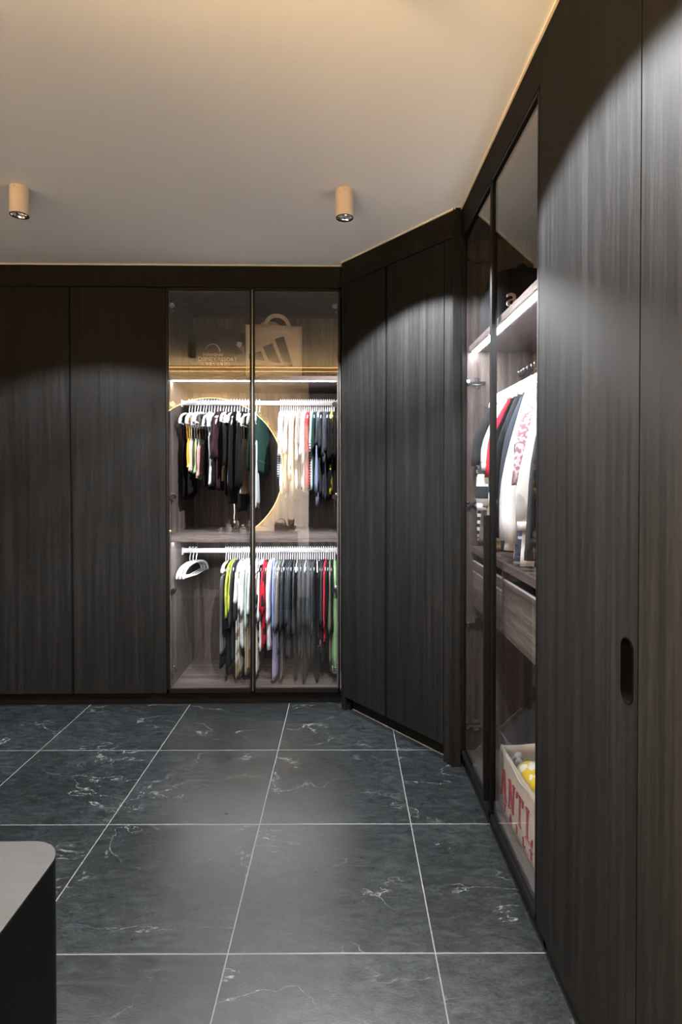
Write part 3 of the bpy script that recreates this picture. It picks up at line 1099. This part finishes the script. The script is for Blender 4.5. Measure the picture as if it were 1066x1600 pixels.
random.seed(11)
RY = YF + RAIL_Y
C = cloth
UPL = [  # upper rail, left bunch: kind, material, words, length, extra
    ('tank', C(K_), 'black strappy top', 0.62, {}), ('tank', C(K_), 'black camisole with thin pale ties', 0.58, dict(mat2=C(CRM))),
    ('tank', C(MUS), 'mustard yellow strappy top', 0.42, dict(mat2=C(MUS), wide=1.25)), ('tank', C(CRM), 'cream ribbed strappy top', 0.46, dict(wide=1.12)),
    ('tank', C(CRM, 'patch', (0.30, 0.24, 0.16), 14), 'cream and tan mottled strappy top', 0.50, dict(wide=1.0)), ('tank', C(SAGE), 'sage green strappy top', 0.45, dict(wide=1.1, mat2=C(TAUP))),
    ('tank', C(PINK), 'dusty pink strappy top', 0.48, dict(wide=1.12, mat2=C(TAUP), top=0.03)), ('tank', C(K_), 'black strappy top', 0.55, {}), ('tank', C(K_), 'black tank top', 0.56, {}),
    ('tank', C(BLU), 'slate blue tank top', 0.53, dict(wide=1.15)), ('tank', C(WHT), 'off-white tank top with wide straps', 0.52, dict(wide=1.25, top=-0.04)),
    ('tank', C(K_), 'black tank top', 0.53, {}), ('tee', C(K_), 'black sleeved top', 0.54, dict(SL=0.24)), ('tee', C((0.03, 0.012, 0.018)), 'wine-black sleeved top', 0.56, dict(SL=0.22)),
    ('tank', C(BEI), 'beige strappy top', 0.50, {}), ('tee', C(K_), 'black sleeved top', 0.60, dict(SL=0.28)), ('tank', C((0.7, 0.7, 0.68), 'stripe', (0.02, 0.02, 0.02), 90), 'black and white striped tank top', 0.55, dict(wide=1.2)),
    ('tee', C(K_), 'black sleeved top', 0.64, dict(SL=0.42)), ('tank', C((0.5, 0.49, 0.46)), 'pale grey knitted tank top', 0.66, dict(wide=1.22)), ('tee', C(K_), 'black dress with cream drawstring', 0.70, dict(SL=0.46)),
    ('tee', C(K_), 'black long top', 0.66, dict(SL=0.45)), ('tank', C(CRM), 'cream strappy top', 0.58, dict(wide=1.2)), ('tank', C((0.35, 0.18, 0.06)), 'tan strappy top', 0.58, dict(wide=1.15)),
    ('tee', C(GRN), 'dark green top', 0.50, dict(SL=0.44)), ('pants', C((0.60, 0.64, 0.63)), 'pale grey-white trousers', 0.68, dict(wide=1.25, top=0.12)), ('tee', C(GRN), 'dark green top', 0.47, dict(SL=0.33)),
]
UPR = [
    ('tee', C((0.65, 0.68, 0.72), 'stripe', (0.05, 0.07, 0.12), 70), 'navy and white striped t-shirt', 0.50, dict(SL=0.13)), ('tee', C(WHT), 'white t-shirt', 0.56, dict(SL=0.19)), ('tee', C(WHT), 'white t-shirt', 0.58, dict(SL=0.22)),
    ('long', C(BEI), 'beige long-sleeved shirt', 0.62, dict(SL=0.42)), ('tee', C(WHT), 'white t-shirt', 0.55, dict(SL=0.20)), ('tee', C(CRM), 'cream t-shirt', 0.60, dict(SL=0.30)), ('tee', C(CRM), 'cream shirt', 0.62, dict(SL=0.34)),
    ('long', C(BEI), 'beige shirt', 0.62, dict(SL=0.44)), ('tee', C(WHT), 'off-white t-shirt', 0.55, dict(SL=0.24)), ('tee', C(TAUP), 'dark taupe t-shirt', 0.55, dict(SL=0.16)), ('tee', C(TAUP), 'dark taupe t-shirt', 0.55, dict(SL=0.17)),
    ('tee', C(WHT), 'white t-shirt', 0.55, dict(SL=0.22)), ('tee', C((0.62, 0.42, 0.40)), 'blush pink t-shirt', 0.58, dict(SL=0.26)), ('tee', C(RED), 'red t-shirt', 0.56, dict(SL=0.19)),
    ('tee', C((0.7, 0.68, 0.66), 'stripe', (0.25, 0.03, 0.06), 60), 'burgundy and white striped t-shirt', 0.56, dict(SL=0.22)), ('tee', C(ICE), 'pale blue t-shirt', 0.56, dict(SL=0.14)), ('tee', C(GRN), 'dark teal t-shirt', 0.56, dict(SL=0.19)),
    ('tee', C(CHAR2), 'charcoal t-shirt', 0.60, dict(SL=0.17)), ('tee', C(BLU), 'slate blue shirt', 0.66, dict(SL=0.40)), ('tee', C(CHAR), 'charcoal t-shirt', 0.60, dict(SL=0.20)), ('tee', C(CHAR2), 'charcoal t-shirt', 0.60, dict(SL=0.22)),
    ('tee', C(SLT), 'slate t-shirt', 0.62, dict(SL=0.27)), ('tee', C(CHAR), 'charcoal t-shirt', 0.62, dict(SL=0.20)), ('tee', C(K_), 'black t-shirt', 0.62, dict(SL=0.25)), ('tee', C(K_, 'patch', (0.6, 0.45, 0.05), 6), 'black t-shirt with yellow print', 0.6, dict(SL=0.22)),
    ('tee', C(K_), 'black t-shirt', 0.62, dict(SL=0.26)),
]
LOW = [
    ('pants', C(K_), 'black trousers', 0.72, dict(wide=1.35)), ('pants', C(GREY), 'dark grey trousers', 0.62, dict(wide=1.5)), ('tee', C(K_), 'black long top', 0.74, dict(SL=0.30)), ('tee', C(LIME), 'lime green t-shirt', 0.46, dict(SL=0.25)),
    ('tee', C(LIME), 'lime green t-shirt', 0.44, dict(SL=0.22)), ('tee', C(CHAR2), 'charcoal t-shirt', 0.66, dict(SL=0.31)), ('tee', C(CHAR), 'charcoal t-shirt', 0.62, dict(SL=0.29)), ('tee', C(WHT), 'white t-shirt', 0.60, dict(SL=0.16)),
    ('pants', C((0.62, 0.63, 0.60), 'patch', (0.26, 0.20, 0.11), 5.0), 'olive and white patterned trousers', 0.775, dict(wide=1.55)), ('tee', C(WHT), 'white t-shirt', 0.58, dict(SL=0.22)), ('tee', C(WHT), 'white t-shirt', 0.6, dict(SL=0.26)),
    ('tee', C(MINT), 'pale mint t-shirt', 0.60, dict(SL=0.31)), ('pants', C(BEI), 'beige trousers', 0.74, dict(wide=1.5)), ('tee', C(WHT), 'white t-shirt', 0.6, dict(SL=0.25)), ('tee', C(WHT), 'white t-shirt', 0.6, dict(SL=0.30)),
    ('pants', C(CRM), 'cream trousers', 0.75, dict(wide=1.5)), ('tee', C(WHT), 'white t-shirt', 0.6, dict(SL=0.27)), ('tee', C(K_, 'patch', (0.6, 0.6, 0.6), 9), 'black t-shirt with white print', 0.6, dict(SL=0.27)),
    ('tee', C(RED), 'red t-shirt', 0.58, dict(SL=0.20)), ('tee', C(RED, 'patch', (0.02, 0.02, 0.02), 11), 'red and black printed t-shirt', 0.58, dict(SL=0.24)), ('tee', C(WHT), 'white t-shirt', 0.6, dict(SL=0.32)), ('tee', C(WHT), 'white t-shirt', 0.6, dict(SL=0.29)),
    ('tee', C(PERI), 'periwinkle blue t-shirt', 0.64, dict(SL=0.34)), ('pants', C(LAV), 'lavender trousers', 0.78, dict(wide=1.6)), ('tee', C(GREY), 'grey t-shirt', 0.64, dict(SL=0.36)), ('tee', C((0.20, 0.195, 0.19)), 'mid grey t-shirt', 0.64, dict(SL=0.31)),
    ('pants', C((0.05, 0.05, 0.052), 'patch', (0.10, 0.10, 0.10), 12), 'washed black jeans', 0.79, dict(wide=1.6)), ('tee', C(CHAR2), 'charcoal t-shirt', 0.64, dict(SL=0.33)), ('tee', C(CHAR), 'charcoal t-shirt', 0.64, dict(SL=0.31)),
    ('tee', C(SLT), 'slate t-shirt', 0.64, dict(SL=0.32)), ('tee', C(CHAR), 'charcoal t-shirt', 0.66, dict(SL=0.35)), ('tee', C(CHAR2), 'charcoal t-shirt', 0.64, dict(SL=0.33)), ('pants', C(K_), 'black trousers', 0.77, dict(wide=1.5)),
    ('tee', C(CHAR), 'charcoal t-shirt', 0.64, dict(SL=0.31)), ('tee', C(CHAR2), 'charcoal t-shirt', 0.64, dict(SL=0.33)), ('tee', C(CHAR), 'charcoal t-shirt', 0.66, dict(SL=0.34)), ('pants', C(K_), 'black trousers', 0.79, dict(wide=1.55)),
    ('tee', C(SLT), 'slate t-shirt', 0.64, dict(SL=0.30)), ('tee', C(CHAR2), 'charcoal t-shirt', 0.64, dict(SL=0.33)), ('tee', C(CHAR2), 'charcoal t-shirt', 0.64, dict(SL=0.34)), ('tee', C(CHAR), 'charcoal t-shirt', 0.64, dict(SL=0.31)),
    ('pants', C(K_), 'black trousers', 0.79, dict(wide=1.55)), ('long', C(K_), 'black shirt with red and white cuffs', 0.68, dict(SL=0.44, collar=C(RED, 'stripe', (0.7, 0.7, 0.7), 60))), ('tee', C(CHAR), 'charcoal t-shirt', 0.64, dict(SL=0.30)),
    ('tee', C(K_), 'black t-shirt', 0.7, dict(SL=0.30)), ('tee', C(RED), 'red t-shirt', 0.56, dict(SL=0.31)), ('tee', C(K_), 'black t-shirt', 0.66, dict(SL=0.28)), ('tee', C((0.12, 0.12, 0.08)), 'olive grey t-shirt', 0.7, dict(SL=0.34)),
    ('tee', C(K_), 'black t-shirt', 0.7, dict(SL=0.32)), ('jacket', C(JADE), 'green nylon jacket', 0.76, dict(SL=0.60, th=0.012)),
]


def fill(items, xa, xb, zr, where, group, n0, th, kit):
    n_ = len(items)
    for i, (kind, mat, words, L_, kw) in enumerate(items):
        x_ = xa + (xb - xa) * i / (n_ - 1)
        loose = zr > 1 and n0 == 1
        rz = PI / 2 + (random.uniform(-0.16, 0.10) if loose else random.uniform(-0.05, 0.05))
        od = ordinal(n0 + i)
        hanger((x_, RY, zr), rz, 'white plastic hanger, %s from the left on the %s of the far cabinet' % (od, where), 'white hangers, ' + group, kit, random.uniform(-0.09, 0.09) if loose else random.uniform(-0.02, 0.02))
        k2 = dict(kw)
        tt = k2.pop('th', th)
        garment(kind, mat, (x_, RY, zr), rz, '%s, %s garment from the left on the %s' % (words, od if True else '', where), group, 100 + n0 * 13 + i * 17 + int(zr * 50), L=L_, th=tt, **k2)


fill(UPL, -0.945, -0.50, RZ1, 'upper rail', 'clothes on the upper rail', 1, 0.0078, HANG)
fill(UPR, -0.365, -0.025, RZ1, 'upper rail', 'clothes on the upper rail', 1 + len(UPL), 0.0066, HANGS)
fill(LOW, -0.715, -0.020, RZ2, 'lower rail', 'clothes on the lower rail', 1, 0.0068, HANGS)
for i, (x_, words) in enumerate([(-0.945, 'leftmost'), (-0.925, 'middle'), (-0.905, 'rightmost')]):
    hanger((x_, RY, RZ2), PI / 2 - R(9), 'empty white hanger, %s of three bare ones on the lower rail' % words, 'empty hangers on the lower rail')

# drawstring hanging from the black dress
ds = thing('drawstring', 'cream drawstring with knotted end hanging below black dress', 'cord', (px_x(366, 3.40), 3.40, RZ1 - 0.70))
MB().tube([(0, 0, 0.05), (0.002, 0, 0.0), (-0.001, 0, -0.03), (0.001, 0, -0.055)], 0.0028, 6).build('cord', C(CRM), ds, smooth=True)
m = MB(); m.loft(ball((0.001, 0, -0.06), (0.006, 0.006, 0.007), 6), cap=False); m.build('knot', C(CRM), ds, smooth=True)

# clothes in the near cabinet: hung across the cabinet, far to near
RAILX = XF + RR_Y
RZ3 = 1.845
RIGHT = [
    ('pants', C((0.62, 0.60, 0.57), 'stripe', (0.03, 0.03, 0.03), 32), 'black and white striped trousers', 0.79, dict(wide=1.55, y=2.525, top=0.18)),
    ('tee', C((0.03, 0.031, 0.033)), 'black t-shirt', 0.62, dict(SL=0.30, th=0.012, y=2.49)),
    ('pants', C(TAUP), 'taupe trousers', 0.79, dict(wide=1.5, th=0.012, y=2.455, top=0.18)),
    ('long', C(WHT, 'stripe', (0.045, 0.055, 0.06), 9.5), 'white and dark block-striped jersey', 0.62, dict(SL=0.46, th=0.015, y=2.41)),
    ('pants', C(BEI), 'beige trousers', 0.79, dict(wide=1.5, th=0.014, y=2.36, top=0.18)),
    ('long', C(WHT), 'white long-sleeved shirt', 0.60, dict(SL=0.30, th=0.012, y=2.32)),
    ('tee', C(RED), 'red t-shirt', 0.58, dict(SL=0.36, th=0.015, y=2.27)),
    ('long', C(K_), 'black long shirt', 0.72, dict(SL=0.42, th=0.012, y=2.22)),
    ('jacket', C(CHAR), 'dark grey jacket with white cuffs', 0.70, dict(SL=0.42, th=0.010, collar=C(WHT), y=2.17)),
    ('long', C(SLT), 'slate long shirt', 0.78, dict(SL=0.55, th=0.012, y=2.12)),
    ('dress', C(WHT), 'white long coat', 0.77, dict(SL=0.62, th=0.016, y=2.06)),
    ('dress', C((0.74, 0.74, 0.73)), 'off-white long shirt', 0.785, dict(SL=0.60, th=0.016, y=2.00)),
    ('pants', C((0.05, 0.06, 0.10), 'check', (0.45, 0.46, 0.5), 14), 'navy checked trousers', 0.795, dict(wide=1.62, th=0.012, y=1.955, top=0.18)),
    ('dress', C((0.55, 0.45, 0.47), 'patch', (0.30, 0.16, 0.20), 60), 'pink and wine patterned shirt', 0.60, dict(SL=0.40, th=0.010, y=1.92)),
    ('jacket', C((0.50, 0.50, 0.50), 'patch', (0.7, 0.7, 0.7), 7), 'pale grey crinkled jacket', 0.78, dict(SL=0.56, th=0.014, y=1.87)),
    ('jacket', C(CHAR2), 'charcoal long jacket', 0.78, dict(SL=0.58, th=0.012, y=1.80)),
    ('jacket', C(K_), 'black long coat', 0.79, dict(SL=0.60, th=0.014, y=1.74)),
]
for i, (kind, mat, words, L_, kw) in enumerate(RIGHT):
    kw = dict(kw)
    y_ = kw.pop('y')
    od = ordinal(i + 1)
    rz = random.uniform(-0.06, 0.06)
    hg = thing('clothes_hanger', 'chrome-hooked white hanger %s from the far end of the right-hand rail' % od, 'hanger', (RAILX, y_, RZ3), rz, 'hangers on the right-hand rail')
    for nm, me in HANGN:
        obj(nm, mh2 if nm == 'hook' else me, None, hg)
    k2 = dict(kw)
    tt = k2.pop('th', 0.01)
    garment(kind, mat, (RAILX, y_, RZ3), rz, '%s, %s garment from the far end of the right-hand rail' % (words, od), 'clothes in the right-hand cabinet', 900 + i * 19, L=L_, th=tt, **{'wide': 1.2, **k2})


# ------------------------------------------------------------------ bags
def text_mesh(body, size, ext=0.0006, align='CENTER'):
    cu_ = bpy.data.curves.new('lettering', 'FONT')
    cu_.body = body
    cu_.size = size
    cu_.extrude = ext
    cu_.align_x = align
    cu_.resolution_u = 3
    to = bpy.data.objects.new('lettering', cu_)
    COL.objects.link(to)
    dg = bpy.context.evaluated_depsgraph_get()
    me = bpy.data.meshes.new_from_object(to.evaluated_get(dg))
    bpy.data.objects.remove(to, do_unlink=True)
    return me


SHZ = SH1 + 0.025


def bag_shell(w, d, h, t=0.002, lean=0.0, sag=0.0, seed=1, n=9, taper=1.0):
    """open bag: four walls and a floor, slightly crumpled"""
    rnd = random.Random(seed)
    ph = [rnd.uniform(0, 6) for _ in range(8)]

    def ring(z, ins):
        pts = []
        f = z / h
        ww, dd = w / 2 * (1 + (taper - 1) * f) - ins, d / 2 * (1 + 0.05 * f) - ins
        cs = [(-ww, -dd), (ww, -dd), (ww, dd), (-ww, dd)]
        for k in range(4):
            a, b_ = cs[k], cs[(k + 1) % 4]
            nrm = ((b_[1] - a[1]), -(b_[0] - a[0]))
            ln = math.hypot(*nrm)
            for q in range(n):
                u = q / n
                bulge = 0.006 * math.sin(u * PI) * math.sin(f * 5 + ph[k]) * f - 0.004 * math.sin(u * 2 * PI + ph[k + 4]) * f
                x_ = a[0] + (b_[0] - a[0]) * u + nrm[0] / ln * bulge
                y_ = a[1] + (b_[1] - a[1]) * u + nrm[1] / ln * bulge + lean * f * f
                z_ = z + (sag * f * f * f) * (math.sin(u * PI + k) * 0.5 - 0.5) * (1 if k in (0, 2) else 0.6)
                pts.append((x_, y_, z_))
        return pts
    zs = [h * k / 8 for k in range(9)]
    rings = [ring(z, 0) for z in zs] + [ring(z, t) for z in reversed(zs)]
    m_ = MB()
    m_.loft(rings, cap=True)
    return m_


# canvas tote with three slanted bars
CANV = C((0.76, 0.63, 0.46))
tw, td, thh = 0.340, 0.12, 0.330
tote = thing('tote_bag', 'beige canvas tote bag with three slanted black bars, on the top shelf', 'bag', (px_x(427, 3.44), 3.475, SHZ), R(9))
bag_shell(tw, td, thh, 0.003, 0.02, 0.012, 5).build('body', CANV, tote, smooth=True)
for y_, rr, lx in ((-td / 2 + 0.004, 0.075, 0.02), (td / 2 + 0.012, 0.062, -0.02)):
    pts = [(lx + 0.075 * math.cos(PI * k / 14), y_ + 0.02, thh - 0.035 + 0.0 + (rr + 0.02) * math.sin(PI * k / 14) ** 0.8) for k in range(15)]
    MB().tube(pts, 0.013, 8, 0.2).build('handle', CANV, tote, smooth=True)
INK = plain('black_print', (0.012, 0.011, 0.010), 0.7)
# bars: parallelograms leaning left with a common slanted foot (x, z on the front face)
yb_ = -td / 2 - 0.0075
for (pts) in ([(-0.150, 0.142), (-0.081, 0.161), (-0.057, 0.108), (-0.150, 0.112)],
              [(-0.066, 0.188), (-0.012, 0.212), (0.038, 0.095), (-0.031, 0.105)],
              [(0.005, 0.238), (0.058, 0.257), (0.114, 0.077), (0.062, 0.090)]):
    m = MB().prism_y(pts, yb_, yb_ + 0.012)
    m.build('printed_bar', INK, tote)

# black carrier bag with gold lettering
GOLD = plain('gold_print', (0.90, 0.76, 0.52), 0.5)
blk = thing('carrier_bag', 'black carrier bag with pale gold lettering, on the top shelf', 'bag', (px_x(345, 3.44), 3.47, SHZ), R(4))
BLKM = C((0.014, 0.013, 0.013))
bw, bd, bh = 0.355, 0.16, 0.30
bag_shell(bw, bd, bh, 0.002, 0.01, 0.10, 8).build('body', BLKM, blk, smooth=True)
fy = -bd / 2 - 0.0075


def print_text(parent, s, size, x_, z_, mat, y_, ext=0.004):
    me = text_mesh(s, size, ext)
    o = obj('lettering', me, mat, parent)
    o.location = (x_, y_, z_)
    o.rotation_euler = (PI / 2, 0, 0)
    return o


print_text(blk, 'SHANGHAI', 0.024, -0.040, 0.128, GOLD, fy)
print_text(blk, 'DISNEY RESORT', 0.032, -0.010, 0.098, GOLD, fy)
print_text(blk, '上海迪士尼度假区', 0.022, -0.020, 0.072, GOLD, fy)
ap = [(-0.040 + 0.043 * math.cos(R(5) + R(150) * k / 20), fy, 0.150 + 0.050 * math.sin(R(5) + R(150) * k / 20)) for k in range(21)]
MB().tube(ap, [0.0042 - 0.0032 * k / 20 for k in range(21)], 6).build('printed_arc', GOLD, blk)
# folded dark garment poking out of it
m = MB()
m.loft([[(x_ , 0.05 * math.cos(a) * s, bh - 0.075 + zz + 0.045 * math.sin(a) * s) for a in [2 * PI * q / 14 for q in range(14)]] for x_, s, zz in
        ((-0.165, 0.25, 0.05), (-0.14, 0.9, 0.055), (-0.06, 1.0, 0.045), (0.02, 0.9, 0.02), (0.10, 0.8, 0.0), (0.155, 0.5, -0.02), (0.165, 0.2, -0.02))])
fg = thing('folded_jacket', 'dark folded jacket with white tag, stuffed in the black carrier bag', 'jacket', (px_x(345, 3.44), 3.47, SHZ), R(4))
fgb = m.build('body', C((0.022, 0.021, 0.022)), fg, smooth=True)
tg = MB().prism_y([(-0.016, -0.006), (-0.008, 0.016), (0.020, 0.010), (0.016, -0.012), (0.002, -0.022)], -0.003, 0.0).build('tag', C((0.6, 0.58, 0.52)), fg)
tg.location = (0.117, -bd / 2 - 0.010, bh - 0.10)
MB().tube([(-0.06, -0.052, bh - 0.055), (-0.03, -0.056, bh - 0.062), (0.01, -0.052, bh - 0.068)], 0.0018, 6).build('zip', STEEL, fg, smooth=True)

# black bag with a pale letter on the top shelf of the near cabinet
BX = 0.80
bp = thing('sports_bag', 'black rounded bag with pale letter on the right-hand top shelf', 'bag', (BX, 2.395, SHZ), R(0))
rings = []
for k in range(13):
    f = k / 12
    z = 0.27 * f
    s = (1 - 0.8 * max(0, f - 0.55) ** 1.6)
    if k == 12:
        s *= 0.7
    rings.append([(0.17 * s * sgn(math.cos(a), 0.45), 0.150 * s * sgn(math.sin(a), 0.45), z) for a in [2 * PI * q / 32 for q in range(32)]])
SBM = C((0.010, 0.010, 0.011))
MB().loft(rings).build('body', SBM, bp, smooth=True)
MB().tube([(-0.02, 0.08 * math.cos(PI * k / 10), 0.255 + 0.045 * math.sin(PI * k / 10)) for k in range(11)], 0.009, 8).build('handle', SBM, bp, smooth=True)
MB().tube([(0.165 * math.cos(PI * k / 16), -0.146 * math.sin(PI * k / 16) ** 0.4, 0.165) for k in range(17)], 0.003, 6).build('zip', STEEL, bp, smooth=True)
lm = text_mesh('a', 0.115, 0.004)
lo = obj('lettering', lm, C((0.75, 0.62, 0.50)), bp)
lo.location = (-0.098, -0.151, 0.088)
lo.rotation_euler = (PI / 2, 0, 0)

# pale paper bag with red serif letters in the near cabinet
pw, pd, ph_ = 0.44, 0.19, 0.235
PAPER = C((0.60, 0.53, 0.43))
FLO = DOOR_B + 0.012
pb = thing('paper_bag', 'beige paper carrier bag with red serif letters at the cabinet bottom', 'bag', (XF + 0.052 + pd / 2, 1.885, FLO), RZR + R(1.5))
bag_shell(pw, pd, ph_ + 0.02, 0.002, 0.0, 0.02, 21).build('body', PAPER, pb, smooth=True)
MB().tube([(-pw / 2 + 0.004, -pd / 2 + 0.004, ph_ + 0.012), (0, -pd / 2 - 0.002, ph_ - 0.012), (pw / 2 - 0.004, -pd / 2 + 0.004, ph_ + 0.012)], 0.004, 6).build('rim', C(WHT), pb, smooth=True)
REDP = plain('red_print', (0.36, 0.025, 0.06), 0.6)
fy2 = -pd / 2 - 0.0065


def serif(x0, ch, zb, hgt):
    """simple serif capitals from strokes on the front face"""
    w_ = hgt * 0.62
    th_, tn, sf = hgt * 0.13, hgt * 0.045, hgt * 0.035
    P = []
    bar = lambda a, b_, c, d: P.append([(x0 + a, zb + c), (x0 + b_, zb + c), (x0 + b_, zb + d), (x0 + a, zb + d)])
    slant = lambda xa, za, xb, zb2, t_: P.append([(x0 + xa, zb + za), (x0 + xa + t_, zb + za), (x0 + xb + t_, zb + zb2), (x0 + xb, zb + zb2)])
    if ch == 'L':
        bar(w_ * 0.12, w_ * 0.12 + th_, 0, hgt); bar(0, w_ * 0.46, hgt - sf, hgt); bar(0, w_ * 0.9, 0, sf); slant(w_ * 0.80, 0, w_ * 0.9, hgt * 0.26, tn)
    if ch == 'T':
        bar(w_ * 0.5 - th_ / 2, w_ * 0.5 + th_ / 2, 0, hgt); bar(0, w_, hgt - sf, hgt); bar(0, tn, hgt * 0.78, hgt); bar(w_ - tn, w_, hgt * 0.78, hgt); bar(w_ * 0.28, w_ * 0.72, 0, sf)
    if ch == 'N':
        bar(w_ * 0.1, w_ * 0.1 + tn, 0, hgt); bar(w_ * 0.9 - tn, w_ * 0.9, 0, hgt); slant(w_ * 0.9 - th_, 0, w_ * 0.06, hgt, th_); bar(0, w_ * 0.28, 0, sf); bar(w_ * 0.72, w_, hgt - sf, hgt)
    if ch == 'A':
        slant(0, 0, w_ * 0.45, hgt, tn); slant(w_ * 0.85 - th_ * 0.4, 0, w_ * 0.42, hgt, th_); bar(w_ * 0.2, w_ * 0.7, hgt * 0.33, hgt * 0.33 + sf); bar(-w_ * 0.1, w_ * 0.18, 0, sf); bar(w_ * 0.68, w_ * 1.05, 0, sf)
    if ch == 'I':
        bar(w_ * 0.2, w_ * 0.2 + th_, 0, hgt); bar(w_ * 0.06, w_ * 0.55, 0, sf); bar(w_ * 0.06, w_ * 0.55, hgt - sf, hgt)
    m_ = MB()
    for i_, p in enumerate(P):
        m_.prism_y(p, fy2 - 0.0004 * i_, fy2 + 0.010)
    return m_.build('letter', REDP, pb)


xx = -0.205
for ch in 'ANTLI':
    serif(xx, ch, 0.072, 0.102)
    xx += 0.0865 if ch != 'I' else 0.05
for k in range(6):
    serif(-0.17 + 0.066 * k, 'TAILTN'[k], 0.026, 0.030)
# clothes stuffed in the bag
bpy.context.view_layer.update()
PM = pb.matrix_world.copy()


def stuffed(name, label, cat, mat, pts, rad):
    rnd = random.Random(len(label))
    P2, R2 = [], []
    for k in range(len(pts) - 1):
        for q in range(5):
            u = q / 5
            p = Vector(pts[k]).lerp(Vector(pts[k + 1]), u)
            P2.append(PM @ (p + Vector((0, rnd.uniform(-0.004, 0.004), rnd.uniform(-0.006, 0.008)))))
            R2.append((rad[k] * (1 - u) + rad[k + 1] * u) * rnd.uniform(0.85, 1.15))
    P2.append(PM @ Vector(pts[-1]))
    R2.append(rad[-1] * 0.6)
    R2[0] *= 0.5
    m_ = MB().tube(P2, R2, 14, 0.6)
    o = m_.build(name, mat, None, smooth=True)
    return tag(o, label, cat)


stuffed('folded_shirt', 'yellow and white printed fabric stuffed in the paper bag', 'cloth', C((0.75, 0.56, 0.02), 'patch', (0.78, 0.77, 0.72), 16), [(-0.15, -0.030, 0.19), (-0.05, -0.040, 0.222), (0.05, -0.038, 0.215), (0.17, -0.03, 0.195)], [0.03, 0.048, 0.046, 0.03])
stuffed('folded_shirt', 'black fabric stuffed in the back of the paper bag', 'cloth', C(K_), [(-0.15, 0.02, 0.19), (-0.05, 0.035, 0.235), (0.06, 0.035, 0.235), (0.16, 0.03, 0.20)], [0.03, 0.045, 0.045, 0.03])
stuffed('plastic_pouch', 'clear grey plastic pouch at the far corner of the paper bag', 'pouch', C((0.45, 0.46, 0.48)), [(-0.195, -0.045, 0.17), (-0.178, -0.045, 0.205), (-0.15, -0.045, 0.20)], [0.018, 0.030, 0.02])
